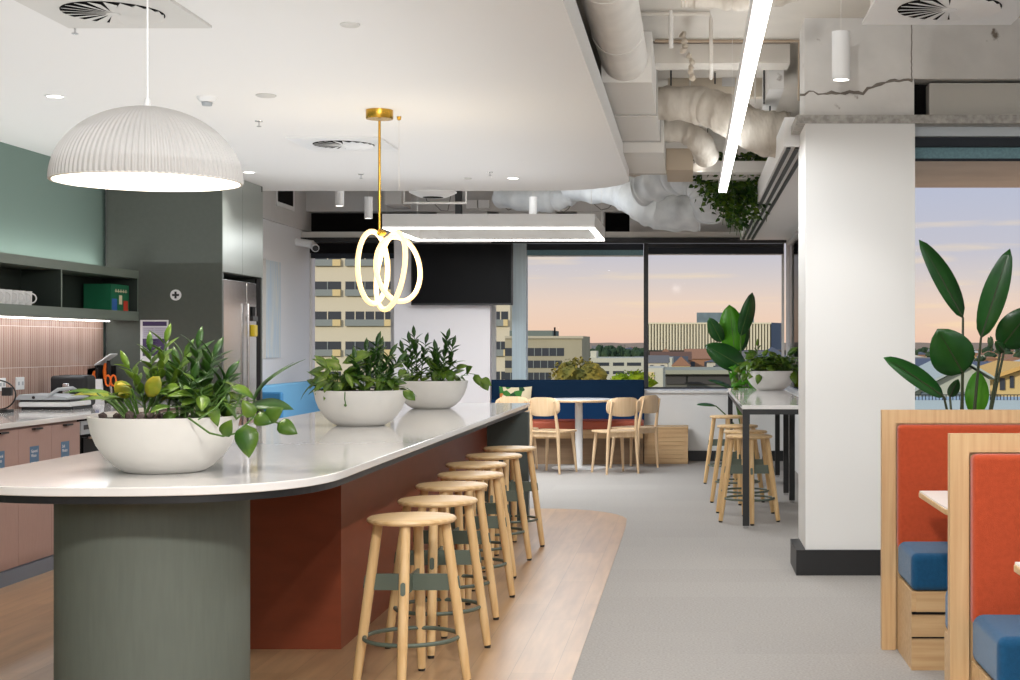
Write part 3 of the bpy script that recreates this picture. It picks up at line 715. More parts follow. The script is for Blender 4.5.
for k in range(8): b.box(xa2,xb2,17.15,17.52,.015+.049*k,.015+.049*k+.046)
b.box(xa2+.004,xb2-.004,17.16,17.51,0,.40); b.build('slatted_body', M_OAKX, t); B().box(xa2-.003,xb2+.003,17.14,17.53,.405,.425).build('lid', M_OAKX, t)

t = thing('round_dining_table', (-1.23,16.6,0), 'small round pale dining table in front of the navy banquette', 'table')
B().lathe([(0,.735),(.39,.735),(.402,.742),(.405,.752),(.40,.76),(0,.76)], c=(-1.23,16.6,0), n=56).build('tabletop', M_CHAIR, t, smooth=True)
B().lathe([(0,.7605),(.395,.7605),(.395,.763),(0,.763)], c=(-1.23,16.6,0), n=56).build('table_surface', M_PLASTW, t)
B().cyl((-1.23,16.6,.012),(-1.23,16.6,.735),.042,n=24).build('pedestal', M_PLASTW, t, smooth=True)
B().lathe([(0,0),(.30,0),(.30,.008),(.05,.018),(0,.018)], c=(-1.23,16.6,0), n=48).build('base_plate', M_PLASTW, t, smooth=True)

def make_chair(label):
    t = thing('dining_chair', (0,0,0), label, 'chair', 'birch dining chairs by the banquette')
    # local: faces +Y ; back at -Y
    b = B(); nx, ny = 8, 8; top=[]; 
    pts = rrect(-.215,.215,-.20,.20,.09)
    B().prism(pts,.435,.455).build('seat', M_CHAIR, t, bevel=.006)
    # curved back panel
    b = B(); n = 14
    for side in (0,1):
        for j in range(7):
            for i in range(n+1):
                u = -1+2*i/n; v = j/6; hw = .195; 
                ins = .04*((abs(v-.5)*2)**4)
                x = u*(hw-ins*1.2); yy = -.235+.045*(u*u)-.012*v + (0 if side==0 else -.014)
                z = .61+.20*v - (.018*(abs(u)**4))*(1 if v>.5 else -1)*abs(v-.5)*2
                b.v.append((x,yy,z))
    W_ = n+1
    for j in range(6):
        for i in range(n):
            a = j*W_+i; b.f.append((a,a+1,a+1+W_,a+W_)); q = 7*W_+a; b.f.append((q+W_,q+W_+1,q+1,q))
    for i in range(n):
        for j in (0,6):
            a = j*W_+i; b.f.append((a,a+7*W_,a+7*W_+1,a+1) if j==0 else (a+1,a+7*W_+1,a+7*W_,a))
    for j in range(6):
        for i in (0,n):
            a = j*W_+i; b.f.append((a,a+W_,a+W_+7*W_,a+7*W_) if i==0 else (a+7*W_,a+W_+7*W_,a+W_,a))
    b.build('backrest', M_CHAIR, t, smooth=True)
    for sx in (-1,1):
        B().tube([(sx*.185,-.19,.0),(sx*.172,-.185,.22),(sx*.160,-.18,.44),(sx*.150,-.21,.62),(sx*.145,-.245,.77)],[.012,.017,.019,.016,.011],12).build('back_leg', M_CHAIR, t, smooth=True)
        B().tube([(sx*.185,.185,.0),(sx*.165,.165,.25),(sx*.150,.15,.435)],[.012,.018,.020],12).build('front_leg', M_CHAIR, t, smooth=True)
    B().box(-.15,.15,-.185,-.165,.39,.435).build('apron', M_CHAIR, t)
    return t
ch = make_chair('pale birch dining chair left of the round table with its back to the camera')
index_kids(ch)
spots = [((553,16.0),-24,None),((615,15.95),28,'pale birch dining chair right of the round table, turned towards it'),((634,16.6),55,'pale birch dining chair farthest right, side on beside the slatted oak box'),((517,16.3),-5,'birch dining chair at far left, only its back showing above the island')]
for i,((px,d),a,lab) in enumerate(spots):
    o = ch if i==0 else copy_tree(ch)
    o.location = (P(px,0,d).x, d, 0); o.rotation_euler.z = math.radians(a)
    if lab: o['label'] = lab
# cushion with leaf print
def printed():
    m = bpy.data.materials.new('leaf_print_fabric'); m.use_nodes = True; nt = m.node_tree; p = nt.nodes['Principled BSDF']
    t = nt.nodes.new('ShaderNodeTexCoord'); v = nt.nodes.new('ShaderNodeTexVoronoi'); v.inputs['Scale'].default_value = 14; nt.links.new(t.outputs['Object'], v.inputs['Vector'])
    s = nt.nodes.new('ShaderNodeSeparateColor'); nt.links.new(v.outputs['Color'], s.inputs[0])
    r = nt.nodes.new('ShaderNodeValToRGB'); r.color_ramp.interpolation = 'CONSTANT'; nt.links.new(s.outputs[0], r.inputs[0])
    e = r.color_ramp.elements; e[0].color = (*lin((225,210,175)),1); e[1].position = .45; e[1].color = (*lin((60,120,50)),1)
    for q,c in ((.7,(200,120,60)),(.85,(30,70,40))): k = e.new(q); k.color = (*lin(c),1)
    nt.links.new(r.outputs[0], p.inputs['Base Color']); p.inputs['Roughness'].default_value = .9; return m
b = B(); n = 12
cx0, cz0 = P(515,0,17.3).x, .50
for side in (-1,1):
    for j in range(n+1):
        for i in range(n+1):
            u, v = -1+2*i/n, -1+2*j/n; th = .055*(1-u**4)*(1-v**4)
            b.v.append((cx0+u*.19*(1-.06*(1-v*v)), 17.33+side*th+v*.03, cz0+.19+v*.19*(1-.06*(1-u*u))))
for s_ in range(2):
    for j in range(n):
        for i in range(n):
            a = s_*(n+1)**2+j*(n+1)+i; f = (a,a+1,a+n+2,a+n+1); b.f.append(f if s_==0 else f[::-1])
o = b.build('cushion', printed(), smooth=True); tag(o, 'square leaf print cushion leaning at the left of the navy banquette', 'cushion')

# blue banquette along the left wall
t = thing('wall_banquette', (-4.3,15.6,0), 'light blue upholstered bench against the white left wall', 'banquette')
soft_box('backrest', -4.40,-4.26,14.7,17.5,.42,.95,M_SKYBLUE,t,.02)  # sunlit look of the back put into its lighter blue
soft_box('end_panel', -4.40,-3.98,14.6,14.7,.0,.90,mat('mid_blue_fabric',(64,124,170),.85,spec=.2),t,.02)
soft_box('seat_cushion', -4.26,-3.9,14.7,17.4,.40,.50,M_SKYBLUE,t,.02)
B().box(-4.40,-3.92,14.7,17.4,0,.40).build('base', M_OAKX, t)
# television
t = thing('television', (-2.7,17.1,1.8), 'large black wall television on the white partition', 'television')
xa,xb_ = P(411,0,17.15).x, P(512.5,0,17.15).x; za, zb = P(0,305,17.15).z, P(0,243,17.15).z
B().box(xa,xb_,17.15,17.22,za,zb).build('bezel', M_BLACK, t, bevel=.004); B().box(xa+.015,xb_-.015,17.146,17.152,za+.02,zb-.015).build('screen', M_TVS, t)
B().box(-2.9,-2.5,17.22,17.299,za+.2,zb-.2).build('bracket', M_BLACK, t)
# artwork on left wall
t = thing('wall_art', (-4.58,16.3,1.2), 'tall pale blue abstract canvas on the white left wall', 'picture')
za, zb = P(0,358,16.1).z, P(0,258,16.1).z
B().box(-4.6,-4.57,16.15,16.75,1.22,2.28).build('canvas', mat('pale_abstract',(188,206,220),.6,rgb2=(212,216,214),vscale=3,stretch=(1,4,.7)), t); 
B().box(-4.6,-4.565,16.14,16.15,1.21,2.29).build('frame_edge', M_GALV, t)
# camera
p = P(315,247,17.5)
t = thing('security_camera', p, 'small white bullet security camera at the top of the left wall corner', 'security camera')
B().cyl((XL,p.y,p.z+.06),(p.x-.02,p.y-.02,p.z+.03),.045,n=20).build('mount', M_PLASTW, t, smooth=True)
B().cyl((p.x-.05,p.y+.06,p.z+.03),(p.x+.03,p.y-.10,p.z-.02),.045,n=24).build('housing', M_PLASTW, t, smooth=True)
B().cyl((p.x+.03,p.y-.10,p.z-.02),(p.x+.034,p.y-.108,p.z-.024),.035,n=24).build('lens', M_BLACK, t, smooth=True)
# ------------------------------------------------------------------ kitchen run on the left
t = thing('kitchen_counter', (-4.2,9.5,0), 'long white stone kitchen worktop along the sage wall', 'worktop')
t2 = B().box(XL,-3.84,7.0,11.73,.89,.92).build('worktop', M_STONE, t, bevel=.003)
seams = [7.3,7.74,8.18,8.62,9.07,9.49]
texts = ['General\nWaste','General\nWaste','Soft\nPlastics']
def text_mesh(s, size, m, parent, mtx, name='lettering'):
    cu = bpy.data.curves.new(name,'FONT'); cu.body = s; cu.size = size; cu.extrude = .0003
    to = bpy.data.objects.new('tmp_text', cu); COL.objects.link(to); bpy.context.view_layer.update()
    me = bpy.data.meshes.new_from_object(to.evaluated_get(bpy.context.evaluated_depsgraph_get()))
    bpy.data.objects.remove(to); me.transform(mtx)
    off = Vector((0,0,0)); q = parent
    while q is not None: off += q.location; q = q.parent
    me.transform(Matrix.Translation(-off)); me.materials.clear(); me.materials.append(m)
    o = bpy.data.objects.new(name, me); COL.objects.link(o); o.parent = parent; return o
ROTX = Matrix(((0,0,1,0),(1,0,0,0),(0,1,0,0),(0,0,0,1)))   # text plane facing +X: text x -> +Y, text y -> +Z
clabel = ['leftmost in the photo','with no sticker showing','cut by the left edge of the photo','with a blue sticker, second from the dark dishwasher','with a blue sticker, next to the black dishwasher']
cl = ['pink cupboard farthest left, outside the photo edge','pink cupboard at the left edge, hidden behind the island','pink cupboard with blue sticker at the left edge of the photo','pink cupboard with blue sticker, middle of the three in view','pink cupboard with blue sticker beside the dishwasher']
for i in range(5):
    a, bq = seams[i], seams[i+1]
    c = thing('base_cabinet', (-4.2,(a+bq)/2,0), cl[i], 'cabinet', 'pink base cabinets')
    B().box(XL+.02,-3.88,a,bq,.0,.888).build('body', M_PINK, c)
    d = B().box(-3.88,-3.86,a+.002,bq-.002,.09,.875).build('door', M_PINK, c)
    m_ = (a+bq)/2
    B().box(-3.86,-3.835,m_-.05,m_+.05,.862,.872).build('handle', M_BLACK, d)
    if i >= 2:
        s_ = B().box(-3.86,-3.8585,m_-.015-.06,m_-.015+.06,.655,.765).build('sticker', M_LABEL, d)
        tx = texts[i-2]; text_mesh(tx, .026, M_PAPER, s_, Matrix.Translation((-3.858, m_-.015-.045, .728))@ROTX)
        B().box(-3.8584,-3.858,m_-.06,m_,.667,.672).build('small_print', M_PAPER, s_)
struct(B().box(-4.5,-3.89,7.0,11.7,0,.085).build('trim_kick', M_KICK))
B_ = B().box(-3.885,-3.845,7.0,9.49,0,.085).build('trim_8', M_KICK); struct(B_, 'blue grey kickboard')
c = thing('dishwasher', (-4.2,9.8,0), 'built in dishwasher with dark front between pink cupboards and fridge tower', 'dishwasher')
B().box(XL+.02,-3.875,9.5,10.12,.0,.885).build('body', M_DARK, c); B().box(-3.875,-3.86,9.51,10.11,.79,.875).build('control_panel', M_PLASTG, c)
B().box(-3.86,-3.858,9.55,9.8,.82,.85).build('display', M_BLACK, c); B().box(-3.875,-3.862,9.55,10.07,.12,.77).build('glass_door', M_TVS, c); B().box(-3.862,-3.83,9.58,10.04,.76,.775).build('handle', M_CHROME, c)
c = thing('base_cabinet', (-4.2,10.9,0), 'pink cupboard against the fridge tower, hidden behind the front planter', 'cabinet', 'pink base cabinets')
B().box(XL+.02,-3.88,10.13,11.72,0,.888).build('body', M_PINK, c); B().box(-3.88,-3.86,10.14,10.9,.09,.875).build('door', M_PINK, c); B().box(-3.88,-3.86,10.91,11.71,.09,.875).build('door', M_PINK, c)
# tiled splashback
mt, bt, pt, Lt, ntt = brick_mat('finger_tiles', (184,152,138), (164,130,116), (222,204,192), ('Y','Z'), .034, .285, .0022, 0, .22, .6)
o = B().box(XL,XL+.012,7.0,11.73,.92,1.56).build('trim_9', mt); o.location.z = .92; struct(o, 'pink brown vertical finger tile splashback')
# hung open shelf
sh = thing('open_wall_shelf', (-4.45,9.4,1.55), 'sage open box shelf hung on the green wall', 'shelf')
sx0, sx1 = XL, -4.31; sz0, sz1 = 1.55, 1.94
B().box(sx0,sx1,7.0,11.73,sz0,sz0+.07).build('bottom_board', M_SHELF, sh); B().box(sx0,sx1,7.0,11.73,sz1-.062,sz1).build('top_board', M_SHELF, sh)
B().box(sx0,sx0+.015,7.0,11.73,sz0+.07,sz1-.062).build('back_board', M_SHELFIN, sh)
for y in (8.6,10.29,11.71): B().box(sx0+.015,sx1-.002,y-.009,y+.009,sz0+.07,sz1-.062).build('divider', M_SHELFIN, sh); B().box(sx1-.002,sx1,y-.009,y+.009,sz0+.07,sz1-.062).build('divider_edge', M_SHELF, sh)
B().box(XL+.05,XL+.075,7.0,11.70,sz0-.008,sz0).build('led_strip', M_LED, sh); B().box(XL+.05,XL+.075,7.0,11.70,sz1,sz1+.008).build('upper_led_strip', M_LED, sh)
lamp('AREA','shelf_led', (XL+.12,9.4,sz0-.02), 7, COOL, (0,0,0), shape='RECTANGLE', size=.04, size_y=4.4)
lamp('AREA','shelf_led_up', (XL+.10,9.4,sz1+.02), 5, (.97,1,.98), (math.pi,0,0), shape='RECTANGLE', size=.04, size_y=4.4)
# mugs
def make_mug():
    t = thing('mug', (0,0,0), '', 'mug', 'white mugs in a row on the open shelf')
    B().lathe([(0,0),(.034,0),(.038,.004),(.040,.03),(.042,.095),(.039,.095),(.037,.03),(.033,.008),(0,.008)], n=28).build('cup', M_PLASTW, t, smooth=True)
    B().tube([(.0+.036*0,0,0)]+[], .001) if False else None
    pts = [(0.038+.036*math.sin(math.pi*i/10), 0, .05+.032*math.cos(math.pi*i/10)) for i in range(11)]
    B().tube(pts, .005, 8).build('handle', M_PLASTW, t, smooth=True); return t
mg = make_mug(); index_kids(mg)
mlab = ['rightmost','second from the right','third from the right','fourth from the right','fifth from the right','sixth from the right','at the left edge of the photo']
for i in range(7):
    o = mg if i==0 else copy_tree(mg); o.location = (-4.40, 9.93-.098*i, sz0+.07); o.rotation_euler.z = math.radians(38 if i else 50)
    o['label'] = 'white mug in the row on the open shelf, '+mlab[i]
# green carton
o = thing('carton', (-4.45,11.45,sz0+.07), 'dark green carton with coloured end standing on the open shelf', 'box')
B().box(-4.56,-4.355,11.28,11.64,sz0+.07,sz0+.07+.2).build('carton_body', mat('carton_green',(20,104,70),.45), o)
xf = -4.3545
for (y0,y1,z0,z1,m) in ((11.30,11.40,.0,.09,mat('print_blue',(50,100,170),.5)),(11.53,11.62,.0,.08,mat('print_red',(200,60,40),.5)),(11.44,11.50,.05,.12,mat('print_cream',(226,214,180),.5)),(11.36,11.60,.145,.152,mat('print_cream',(226,214,180),.5))):
    B().box(xf,xf+.001,y0,y1,sz0+.07+z0,sz0+.07+z1).build('printed_patch', m, o)
for k in range(5): B().box(xf,xf+.001,11.37+.05*k,11.385+.05*k,sz0+.07+.14,sz0+.07+.165).build('printed_patch', mat('print_cream',(226,214,180),.5), o)
# fridge tower
XT = XL+.035
tw = thing('fridge_tower', (-4.1,12.3,0), 'tall dark sage cabinet tower housing the steel fridge', 'cabinet')
B().box(XT,-3.66,11.73,11.77,0,ZC-.002).build('side_panel', M_TOWER, tw); B().box(XT,-3.66,12.80,12.84,0,ZC-.002).build('far_side_panel', M_TOWER, tw)
B().box(XT,-3.70,11.77,12.80,1.93,ZC-.002).build('upper_box', M_TOWER, tw)
B().box(-3.70,-3.655,11.735,12.25,1.935,ZC-.05).build('door', M_DOOR, tw); B().box(-3.70,-3.655,12.255,12.835,1.935,ZC-.05).build('door', M_DOOR, tw)
B().box(-3.72,-3.66,11.74,12.83,ZC-.048,ZC-.002).build('filler', M_DOOR, tw); B().box(XT,-4.5,11.77,12.8,0,1.93).build('back_board', M_DARK, tw)
fr = thing('fridge', (-4.1,12.2,0), 'stainless steel fridge in the dark sage tower', 'fridge')
B().box(-4.48,-3.70,11.79,12.68,.02,1.88).build('body', M_STEEL, fr); d = B().box(-3.70,-3.665,11.79,12.40,.1,1.88).build('door', M_STEEL, fr, bevel=.004)
B().box(-3.70,-3.665,12.41,12.68,.1,1.88).build('door', M_STEEL, fr, bevel=.004)
B().tube([(-3.64,12.36,.7),(-3.64,12.36,1.7)],.010,10).build('handle', M_CHROME, d, smooth=True)
B().box(-3.68,-3.664,12.69,12.79,.0,1.92).build('side_gap', M_DARK, fr)
o = thing('lock_tag', (-3.63,12.5,1.45), 'yellow and black tag clipped on the fridge door', 'tag')
B().box(-3.665,-3.63,12.50,12.60,1.43,1.53).build('yellow_body', mat('yellow_plastic',(214,186,30),.4), o, bevel=.01); B().box(-3.665,-3.635,12.48,12.62,1.56,1.60).build('black_clip', M_BLACK, o); B().cyl((-3.65,12.55,1.60),(-3.65,12.55,1.68),.016,n=14).build('knob', M_BLACK, o, smooth=True)
# signs on the tower side
p = P(175.5,295,11.72)
s_ = thing('round_sign', (p.x,11.72,p.z), 'small round white sign with a black cross on the dark tower side', 'sign')
B().cyl((p.x,11.73,p.z),(p.x,11.722,p.z),.043,n=32).build('disc', M_PAPER, s_, smooth=True)
B().box(p.x-.027,p.x+.027,11.719,11.722,p.z-.008,p.z+.008).box(p.x-.008,p.x+.008,11.7189,11.722,p.z-.027,p.z+.027).build('cross', M_BLACK, s_)
a = P(140,320,11.72); b_ = P(168,362,11.72)
s_ = thing('notice', (a.x+.1,11.72,b_.z), 'white and purple paper notice taped to the dark tower side', 'poster')
B().box(a.x,b_.x,11.725,11.73,b_.z,a.z).build('sheet', M_PAPER, s_)
def strip(x0,x1,y0,y1,m,nm='print'):
    q, r = P(x0,y0,11.72), P(x1,y1,11.72); B().box(q.x,r.x,11.723,11.725,r.z,q.z).build(nm, m, s_)
strip(142.5,166.5,321.5,326,M_PURPLE); strip(142.5,166.5,327,338,M_LILAC); strip(142.5,166.5,338.5,356,M_PURPLE); 
for k in range(4):
    strip(146,157,341+3*k,341.8+3*k,M_LILAC)
for k in range(5):
    strip(143.5,153.5,328.5+2*k,329+2*k,mat('print_grey',(150,140,160),.6)); strip(155,165.5,328.5+2*k,329+2*k,mat('print_grey',(150,140,160),.6))
# things on the counter
ZK = .92
o = thing('power_outlet', (XL+.012,9.9,1.08), 'white power outlet on the tiled splashback', 'power outlet')
B().box(XL+.012,XL+.022,10.20,10.32,1.055,1.14).build('plate', M_PLASTW, o, bevel=.003)
for dy in (.03,.09): B().box(XL+.022,XL+.024,10.20+dy-.012,10.20+dy+.012,1.085,1.11).build('socket', M_PLASTG, o)
o = thing('power_outlet', (XL+.012,9.7,1.08), 'white power outlet at the very left edge, half out of frame', 'power outlet')
B().box(XL+.012,XL+.022,9.93,10.04,1.055,1.14).build('plate', M_PLASTW, o, bevel=.003)
for dy in (.03,.08): B().box(XL+.022,XL+.024,9.93+dy-.012,9.93+dy+.012,1.085,1.11).build('socket', M_PLASTG, o)
cx,cy = P(-2,0,9.75).x, 9.75
o = thing('wire_stand', (cx,cy,ZK), 'black wire hoop stand with a small black block at the left edge of the worktop', 'stand')
B().tube([(cx+.115*math.cos(2*math.pi*i/36), cy, ZK+.115+.095*math.sin(2*math.pi*i/36)) for i in range(36)], .005, 8, closed=True).build('hoop', M_BLACK, o, smooth=True)
B().box(cx+.03,cx+.09,cy-.02,cy+.02,ZK+.11,ZK+.165).build('block', M_BLACK, o, bevel=.005); B().box(cx-.08,cx+.08,cy-.05,cy+.05,ZK,ZK+.022).build('foot', M_BLACK, o)
# sandwich press
x0,x1 = P(25,0,10.3).x, P(80,0,10.3).x; y0,y1 = 10.15,10.5
o = thing('sandwich_press', ((x0+x1)/2,10.3,ZK), 'silver white sandwich press with raised handle on the kitchen worktop', 'sandwich press')
B().box(x0+.03,x1,y0+.03,y1,ZK,ZK+.02).build('feet', M_BLACK, o); B().box(x0+.02,x1,y0,y1,ZK+.02,ZK+.055).build('lower_plate', M_PLASTW, o, bevel=.01)
B().box(x0+.03,x1-.01,y0+.01,y1,ZK+.055,ZK+.068).build('grill_gap', M_BLACK, o)
B().prism_y([(x0,ZK+.07),(x0+.03,ZK+.105),(x0+.22,ZK+.10),(x1-.02,ZK+.085),(x1-.02,ZK+.068),(x0+.03,ZK+.068)], y0-.01, y1).build('lid', M_PLASTG, o, bevel=.004)
B().tube([(x0+.22,y0-.005,ZK+.09),(x0+.30,y0-.02,ZK+.14),(x1+.02,y0-.02,ZK+.15),(x1+.04,y0,ZK+.13)], .012, 10).build('handle', M_PLASTG, o, smooth=True)
B().cyl((x0+.13,y0-.018,ZK+.085),(x0+.13,y0-.005,ZK+.085),.010,n=12).build('indicator', M_BLACK, o)
x0,x1 = P(50,0,10.55).x, P(87,0,10.55).x; y0,y1 = 10.54,10.72
o = thing('toaster', ((x0+x1)/2,11,ZK), 'black toaster with chrome front behind the sandwich press', 'toaster')
B().box(x0,x1,y0,y1,ZK+.01,ZK+.225).build('body', M_BLACK, o, bevel=.025, seg=4); B().box(x0+.09,x1-.12,y0-.006,y0+.01,ZK+.04,ZK+.17).build('front_plate', M_CHROME, o, bevel=.01)
B().box(x0+.05,x1-.05,y0+.04,y0+.07,ZK+.22,ZK+.228).build('slot', M_DARK, o); B().box(x0+.05,x1-.05,y0+.11,y0+.14,ZK+.22,ZK+.228).build('slot', M_DARK, o)
B().box(x0+.02,x1-.02,y0+.02,y1-.02,ZK,ZK+.012).build('feet', M_BLACK, o); B().box(x0-.02,x0+.002,y0+.08,y0+.12,ZK+.11,ZK+.13).build('lever', M_CHROME, o)
x0,x1 = P(88.5,0,11.2).x, P(101.5,0,11.2).x
o = thing('counter_sign', ((x0+x1)/2,11.2,ZK), 'white upright card with a blue panel standing on the kitchen worktop', 'sign')
B().prism_x([(11.18,ZK),(11.26,ZK),(11.215,ZK+.185),(11.205,ZK+.185)], x0,x1).build('card', M_PAPER, o)
B().box(x0+.012,x1-.012,11.170,11.19,ZK+.045,ZK+.10).build('blue_panel', mat('print_navy',(60,76,140),.5), o)
x0,x1 = P(90,0,11.5).x, P(118,0,11.5).x
o = thing('utensil_rack', ((x0+x1)/2,11.5,ZK), 'black open rack holding orange handled tools beside the dark tower', 'rack')
B().box(x0,x1,11.42,11.6,ZK,ZK+.012).build('tray', M_BLACK, o); B().box(x0,x0+.012,11.42,11.6,ZK,ZK+.26).build('side', M_BLACK, o); B().box(x1-.055,x1-.045,11.42,11.6,ZK,ZK+.2).build('side', M_BLACK, o); B().box(x0+.0,x1-.05,11.585,11.6,ZK,ZK+.28).build('back', M_BLACK, o); B().box(x0+.0,x1-.06,11.42,11.43,ZK,ZK+.13).build('front', M_BLACK, o)
for i,(px,h,m) in enumerate(((96,.27,M_BLACK),(104,.30,M_ORP),(107,.32,M_BLACK),(93,.24,M_ORP))):
    q = P(px,0,11.5).x; t = thing('kitchen_tool', (q,11.5,ZK+.012), ['black handled tool leaning in the rack','orange handled tool upright in the rack','tallest black capped tool in the rack','short orange tool at the left of the rack'][i], 'kitchen tool', 'tools in the black rack')
    B().tube([(q,11.5,ZK+.012),(q+.01,11.5,ZK+h*.6)],.008,8).build('shaft', M_BLACK, t, smooth=True); B().tube([(q+.01,11.5,ZK+h*.6),(q+.014,11.49,ZK+h*.8),(q+.02,11.48,ZK+h)],[.014,.02,.012],10).build('handle', m, t, smooth=True)
q = P(113,0,11.4)
t = thing('orange_scissors', (q.x,11.38,ZK), 'orange handled scissors standing at the right end of the worktop rack', 'scissors')
B().tube([(q.x,11.38,ZK),(q.x-.01,11.38,ZK+.13)],[.004,.010],8).build('blades', M_CHROME, t, smooth=True)
for sx in (-1,1): B().tube([(q.x-.01+sx*.02+.02*math.cos(2*math.pi*i/16),11.38+.001*sx,ZK+.17+.04*math.sin(2*math.pi*i/16)) for i in range(16)],.007,8,closed=True).build('grip', M_ORP, t, smooth=True)
q0, q1 = P(90,366,11.35), P(106,355,11.35)
t = thing('serving_board', q0, 'white flat board propped on the black rack', 'board')
B().prism_y([(q0.x,q0.z),(q1.x,q1.z),(q1.x,q1.z+.012),(q0.x,q0.z+.012)],11.43,11.58).build('panel', M_PLASTW, t, bevel=.003)
B().box(q0.x,q0.x+.012,11.44,11.57,ZK+.26,q0.z+.004).build('support', M_BLACK, t)

# ------------------------------------------------------------------ lights and fittings on the white ceiling
D = 5.35; cx = P(147.5,0,D).x
R = 91*D/F; zr = CH+163*D/F; Hh = .268
t = thing('dome_pendant', (cx,D,zr), 'large white ribbed dome pendant lamp over the island', 'pendant lamp')
prof = []
for i in range(25):
    a = math.pi/2*i/24; prof.append((R*math.cos(a), Hh*math.sin(a)))
NR = 96
def ribs(r,z,j,i): return r*(1+(.016 if j%4<2 else -.004)*min(1,r/R*1.6)*(0 if z>Hh*.93 else 1))
B().lathe(prof, c=(cx,D,zr), n=NR*4, rfun=ribs, caps=False).build('shade', mat('white_shade',(190,188,186),.7), t, smooth=True)
pin = [(r*.982, z*.975) for r,z in prof]
bi = B(); bi.lathe(pin, c=(cx,D,zr), n=64, caps=False); bi.build('inner_shade', M_SHADEIN, t, smooth=True)
B().lathe([(R*1.006,-.002),(R*.978,-.002),(R*.978,.004),(R*1.006,.004),(R*1.006,-.002)], c=(cx,D,zr), n=96, caps=False).build('rim', mat('white_rim',(226,222,216),.5), t, smooth=True)
B().tube([(cx,D,zr+Hh-.002),(cx,D,ZC)], .0035, 8).build('cord', M_PLASTW, t, smooth=True)
B().cyl((cx,D,zr+Hh-.004),(cx,D,zr+Hh+.03),.014,.008,n=16).build('cap', M_PLASTW, t, smooth=True)
B().blob((cx,D,zr+.12),.05,amp=0).build('bulb', M_DL, t, smooth=True)
lamp('POINT','dome_bulb',(cx,D,zr+.05),16,WARM,shadow_soft_size=.06)
# gold twisted ring pendant
D = 8.66; cx = P(379.5,0,D).x; ze = P(0,231,D).z
t = thing('ring_pendant', (cx,D,ze), 'brass pendant with three twisted glowing LED loops', 'pendant lamp')
B().lathe([(0,-.052),(.076,-.052),(.078,-.048),(.078,0),(0,0)], c=(cx,D,ZC), n=40).build('canopy', M_GOLD, t, smooth=True)
B().cyl((cx,D,ze),(cx,D,ZC-.06),.0075,n=14).build('rod', M_GOLD, t, smooth=True)
B().blob((cx+.012,D,ze-.012),(.028,.028,.02),amp=0).build('joint', M_GOLD, t, smooth=True)
for (px,py,rx,rz,tilt) in ((373,267.5,7.5,36,0),(390.5,271,20,39,10),(398.5,269,16.5,32.5,-6)):
    c = P(px,py,D); rr = rz*D/F; yaw = math.acos(min(1,rx/rz)); yaw = yaw if px<380 else (-yaw if px<395 else yaw)
    pts = []
    for i in range(56):
        a = 2*math.pi*i/56; u = rr*math.cos(a); v = rr*math.sin(a); ta = math.radians(tilt)
        x = u*math.cos(yaw); y = u*math.sin(yaw); z = v
        x, z = x*math.cos(ta)+z*math.sin(ta), -x*math.sin(ta)+z*math.cos(ta)
        pts.append(c+Vector((x,y,z)))
    B().tube(pts, .0145, 12, closed=True).build('led_loop', M_LEDW, t, smooth=True)
lamp('POINT','ring_glow',(cx+.05,D,CH+.5),10,(1,.85,.6),shadow_soft_size=.2)
tw_ = thing('suspension_wire', (P(399,0,8.9).x,8.9,2.3), 'thin suspension wire hanging from a small brass ceiling cup beside the brass pendant', 'wire')
wx = P(399,0,8.9).x; B().cyl((wx,8.9,P(0,190,8.9).z),(wx,8.9,ZC-.02),.0015,n=6).build('wire', M_GALV, tw_); B().lathe([(0,-.025),(.012,-.02),(.014,0),(0,0)],c=(wx,8.9,ZC),n=16).build('cup', M_GOLD, tw_, smooth=True)

def diffuser(cx, cy, z, s, label, drop=0, m=M_PLASTW, rmat=None):
    t = thing('swirl_diffuser', (cx,cy,z), label, 'air diffuser', 'swirl air diffusers')
    h = s/2; B().box(cx-h,cx+h,cy-h,cy+h,z-.012,z).build('plate', m, t)
    B().lathe([(0,-.014),(h*.66,-.014),(h*.66,-.012),(0,-.012)], c=(cx,cy,z), n=40).build('dark_opening', M_DARK, t)
    for k in range(20):
        a = 2*math.pi*k/20; b = B(); ca, sa = math.cos(a), math.sin(a)
        r0, r1 = .1*h, .64*h; w0, w1 = .02*h, .085*h
        q = []
        for (r,w,dz) in ((r0,-w0,-.016),(r1,-w1,-.016),(r1,w1,-.026),(r0,w0,-.019)): q.append((cx+ca*r-sa*w, cy+sa*r+ca*w, z+dz))
        b.v = q+[(x,y,zz_+.002) for x,y,zz_ in q]; b.f = [(0,1,2,3),(7,6,5,4),(0,4,5,1),(1,5,6,2),(2,6,7,3),(3,7,4,0)]
        b.build('vane', m, t)
    B().lathe([(0,-.024),(.09*h,-.022),(.1*h,-.014),(0,-.014)], c=(cx,cy,z), n=16).build('hub', m, t)
    if drop: B().box(cx-h*.9,cx+h*.9,cy-h*.9,cy+h*.9,z,z+drop).build('plenum_box', M_GALV, t)
    return t
M_DIF = mat('grey_white_plate',(206,204,200),.6)
d1 = CH; hc = ZC-CH
dn = hc*F/(VY-25.5); cxx = (P(18,0,dn-.6).x); xfl, xfr = P(69,0,dn).x, P(212,0,dn).x
diffuser((xfl+xfr)/2, dn-(xfr-xfl)/2, ZC, xfr-xfl, 'square swirl diffuser in the white ceiling above the dome lamp', m=M_DIF)
dnr = hc*F/(VY-136.5); s_ = .615; xl = P(285.5,0,dnr).x
diffuser(xl+s_/2, dnr+s_/2, ZC, s_, 'square swirl diffuser in the white ceiling behind the brass pendant')
dn = 6.28; xl, xr_ = P(862,0,dn).x, P(1011,0,dn).x
diffuser((xl+xr_)/2, dn-(xr_-xl)/2, P(0,22,dn).z, xr_-xl, 'square swirl diffuser with box at the top right over the booths', drop=.3)
p = P(427,190,13.0)
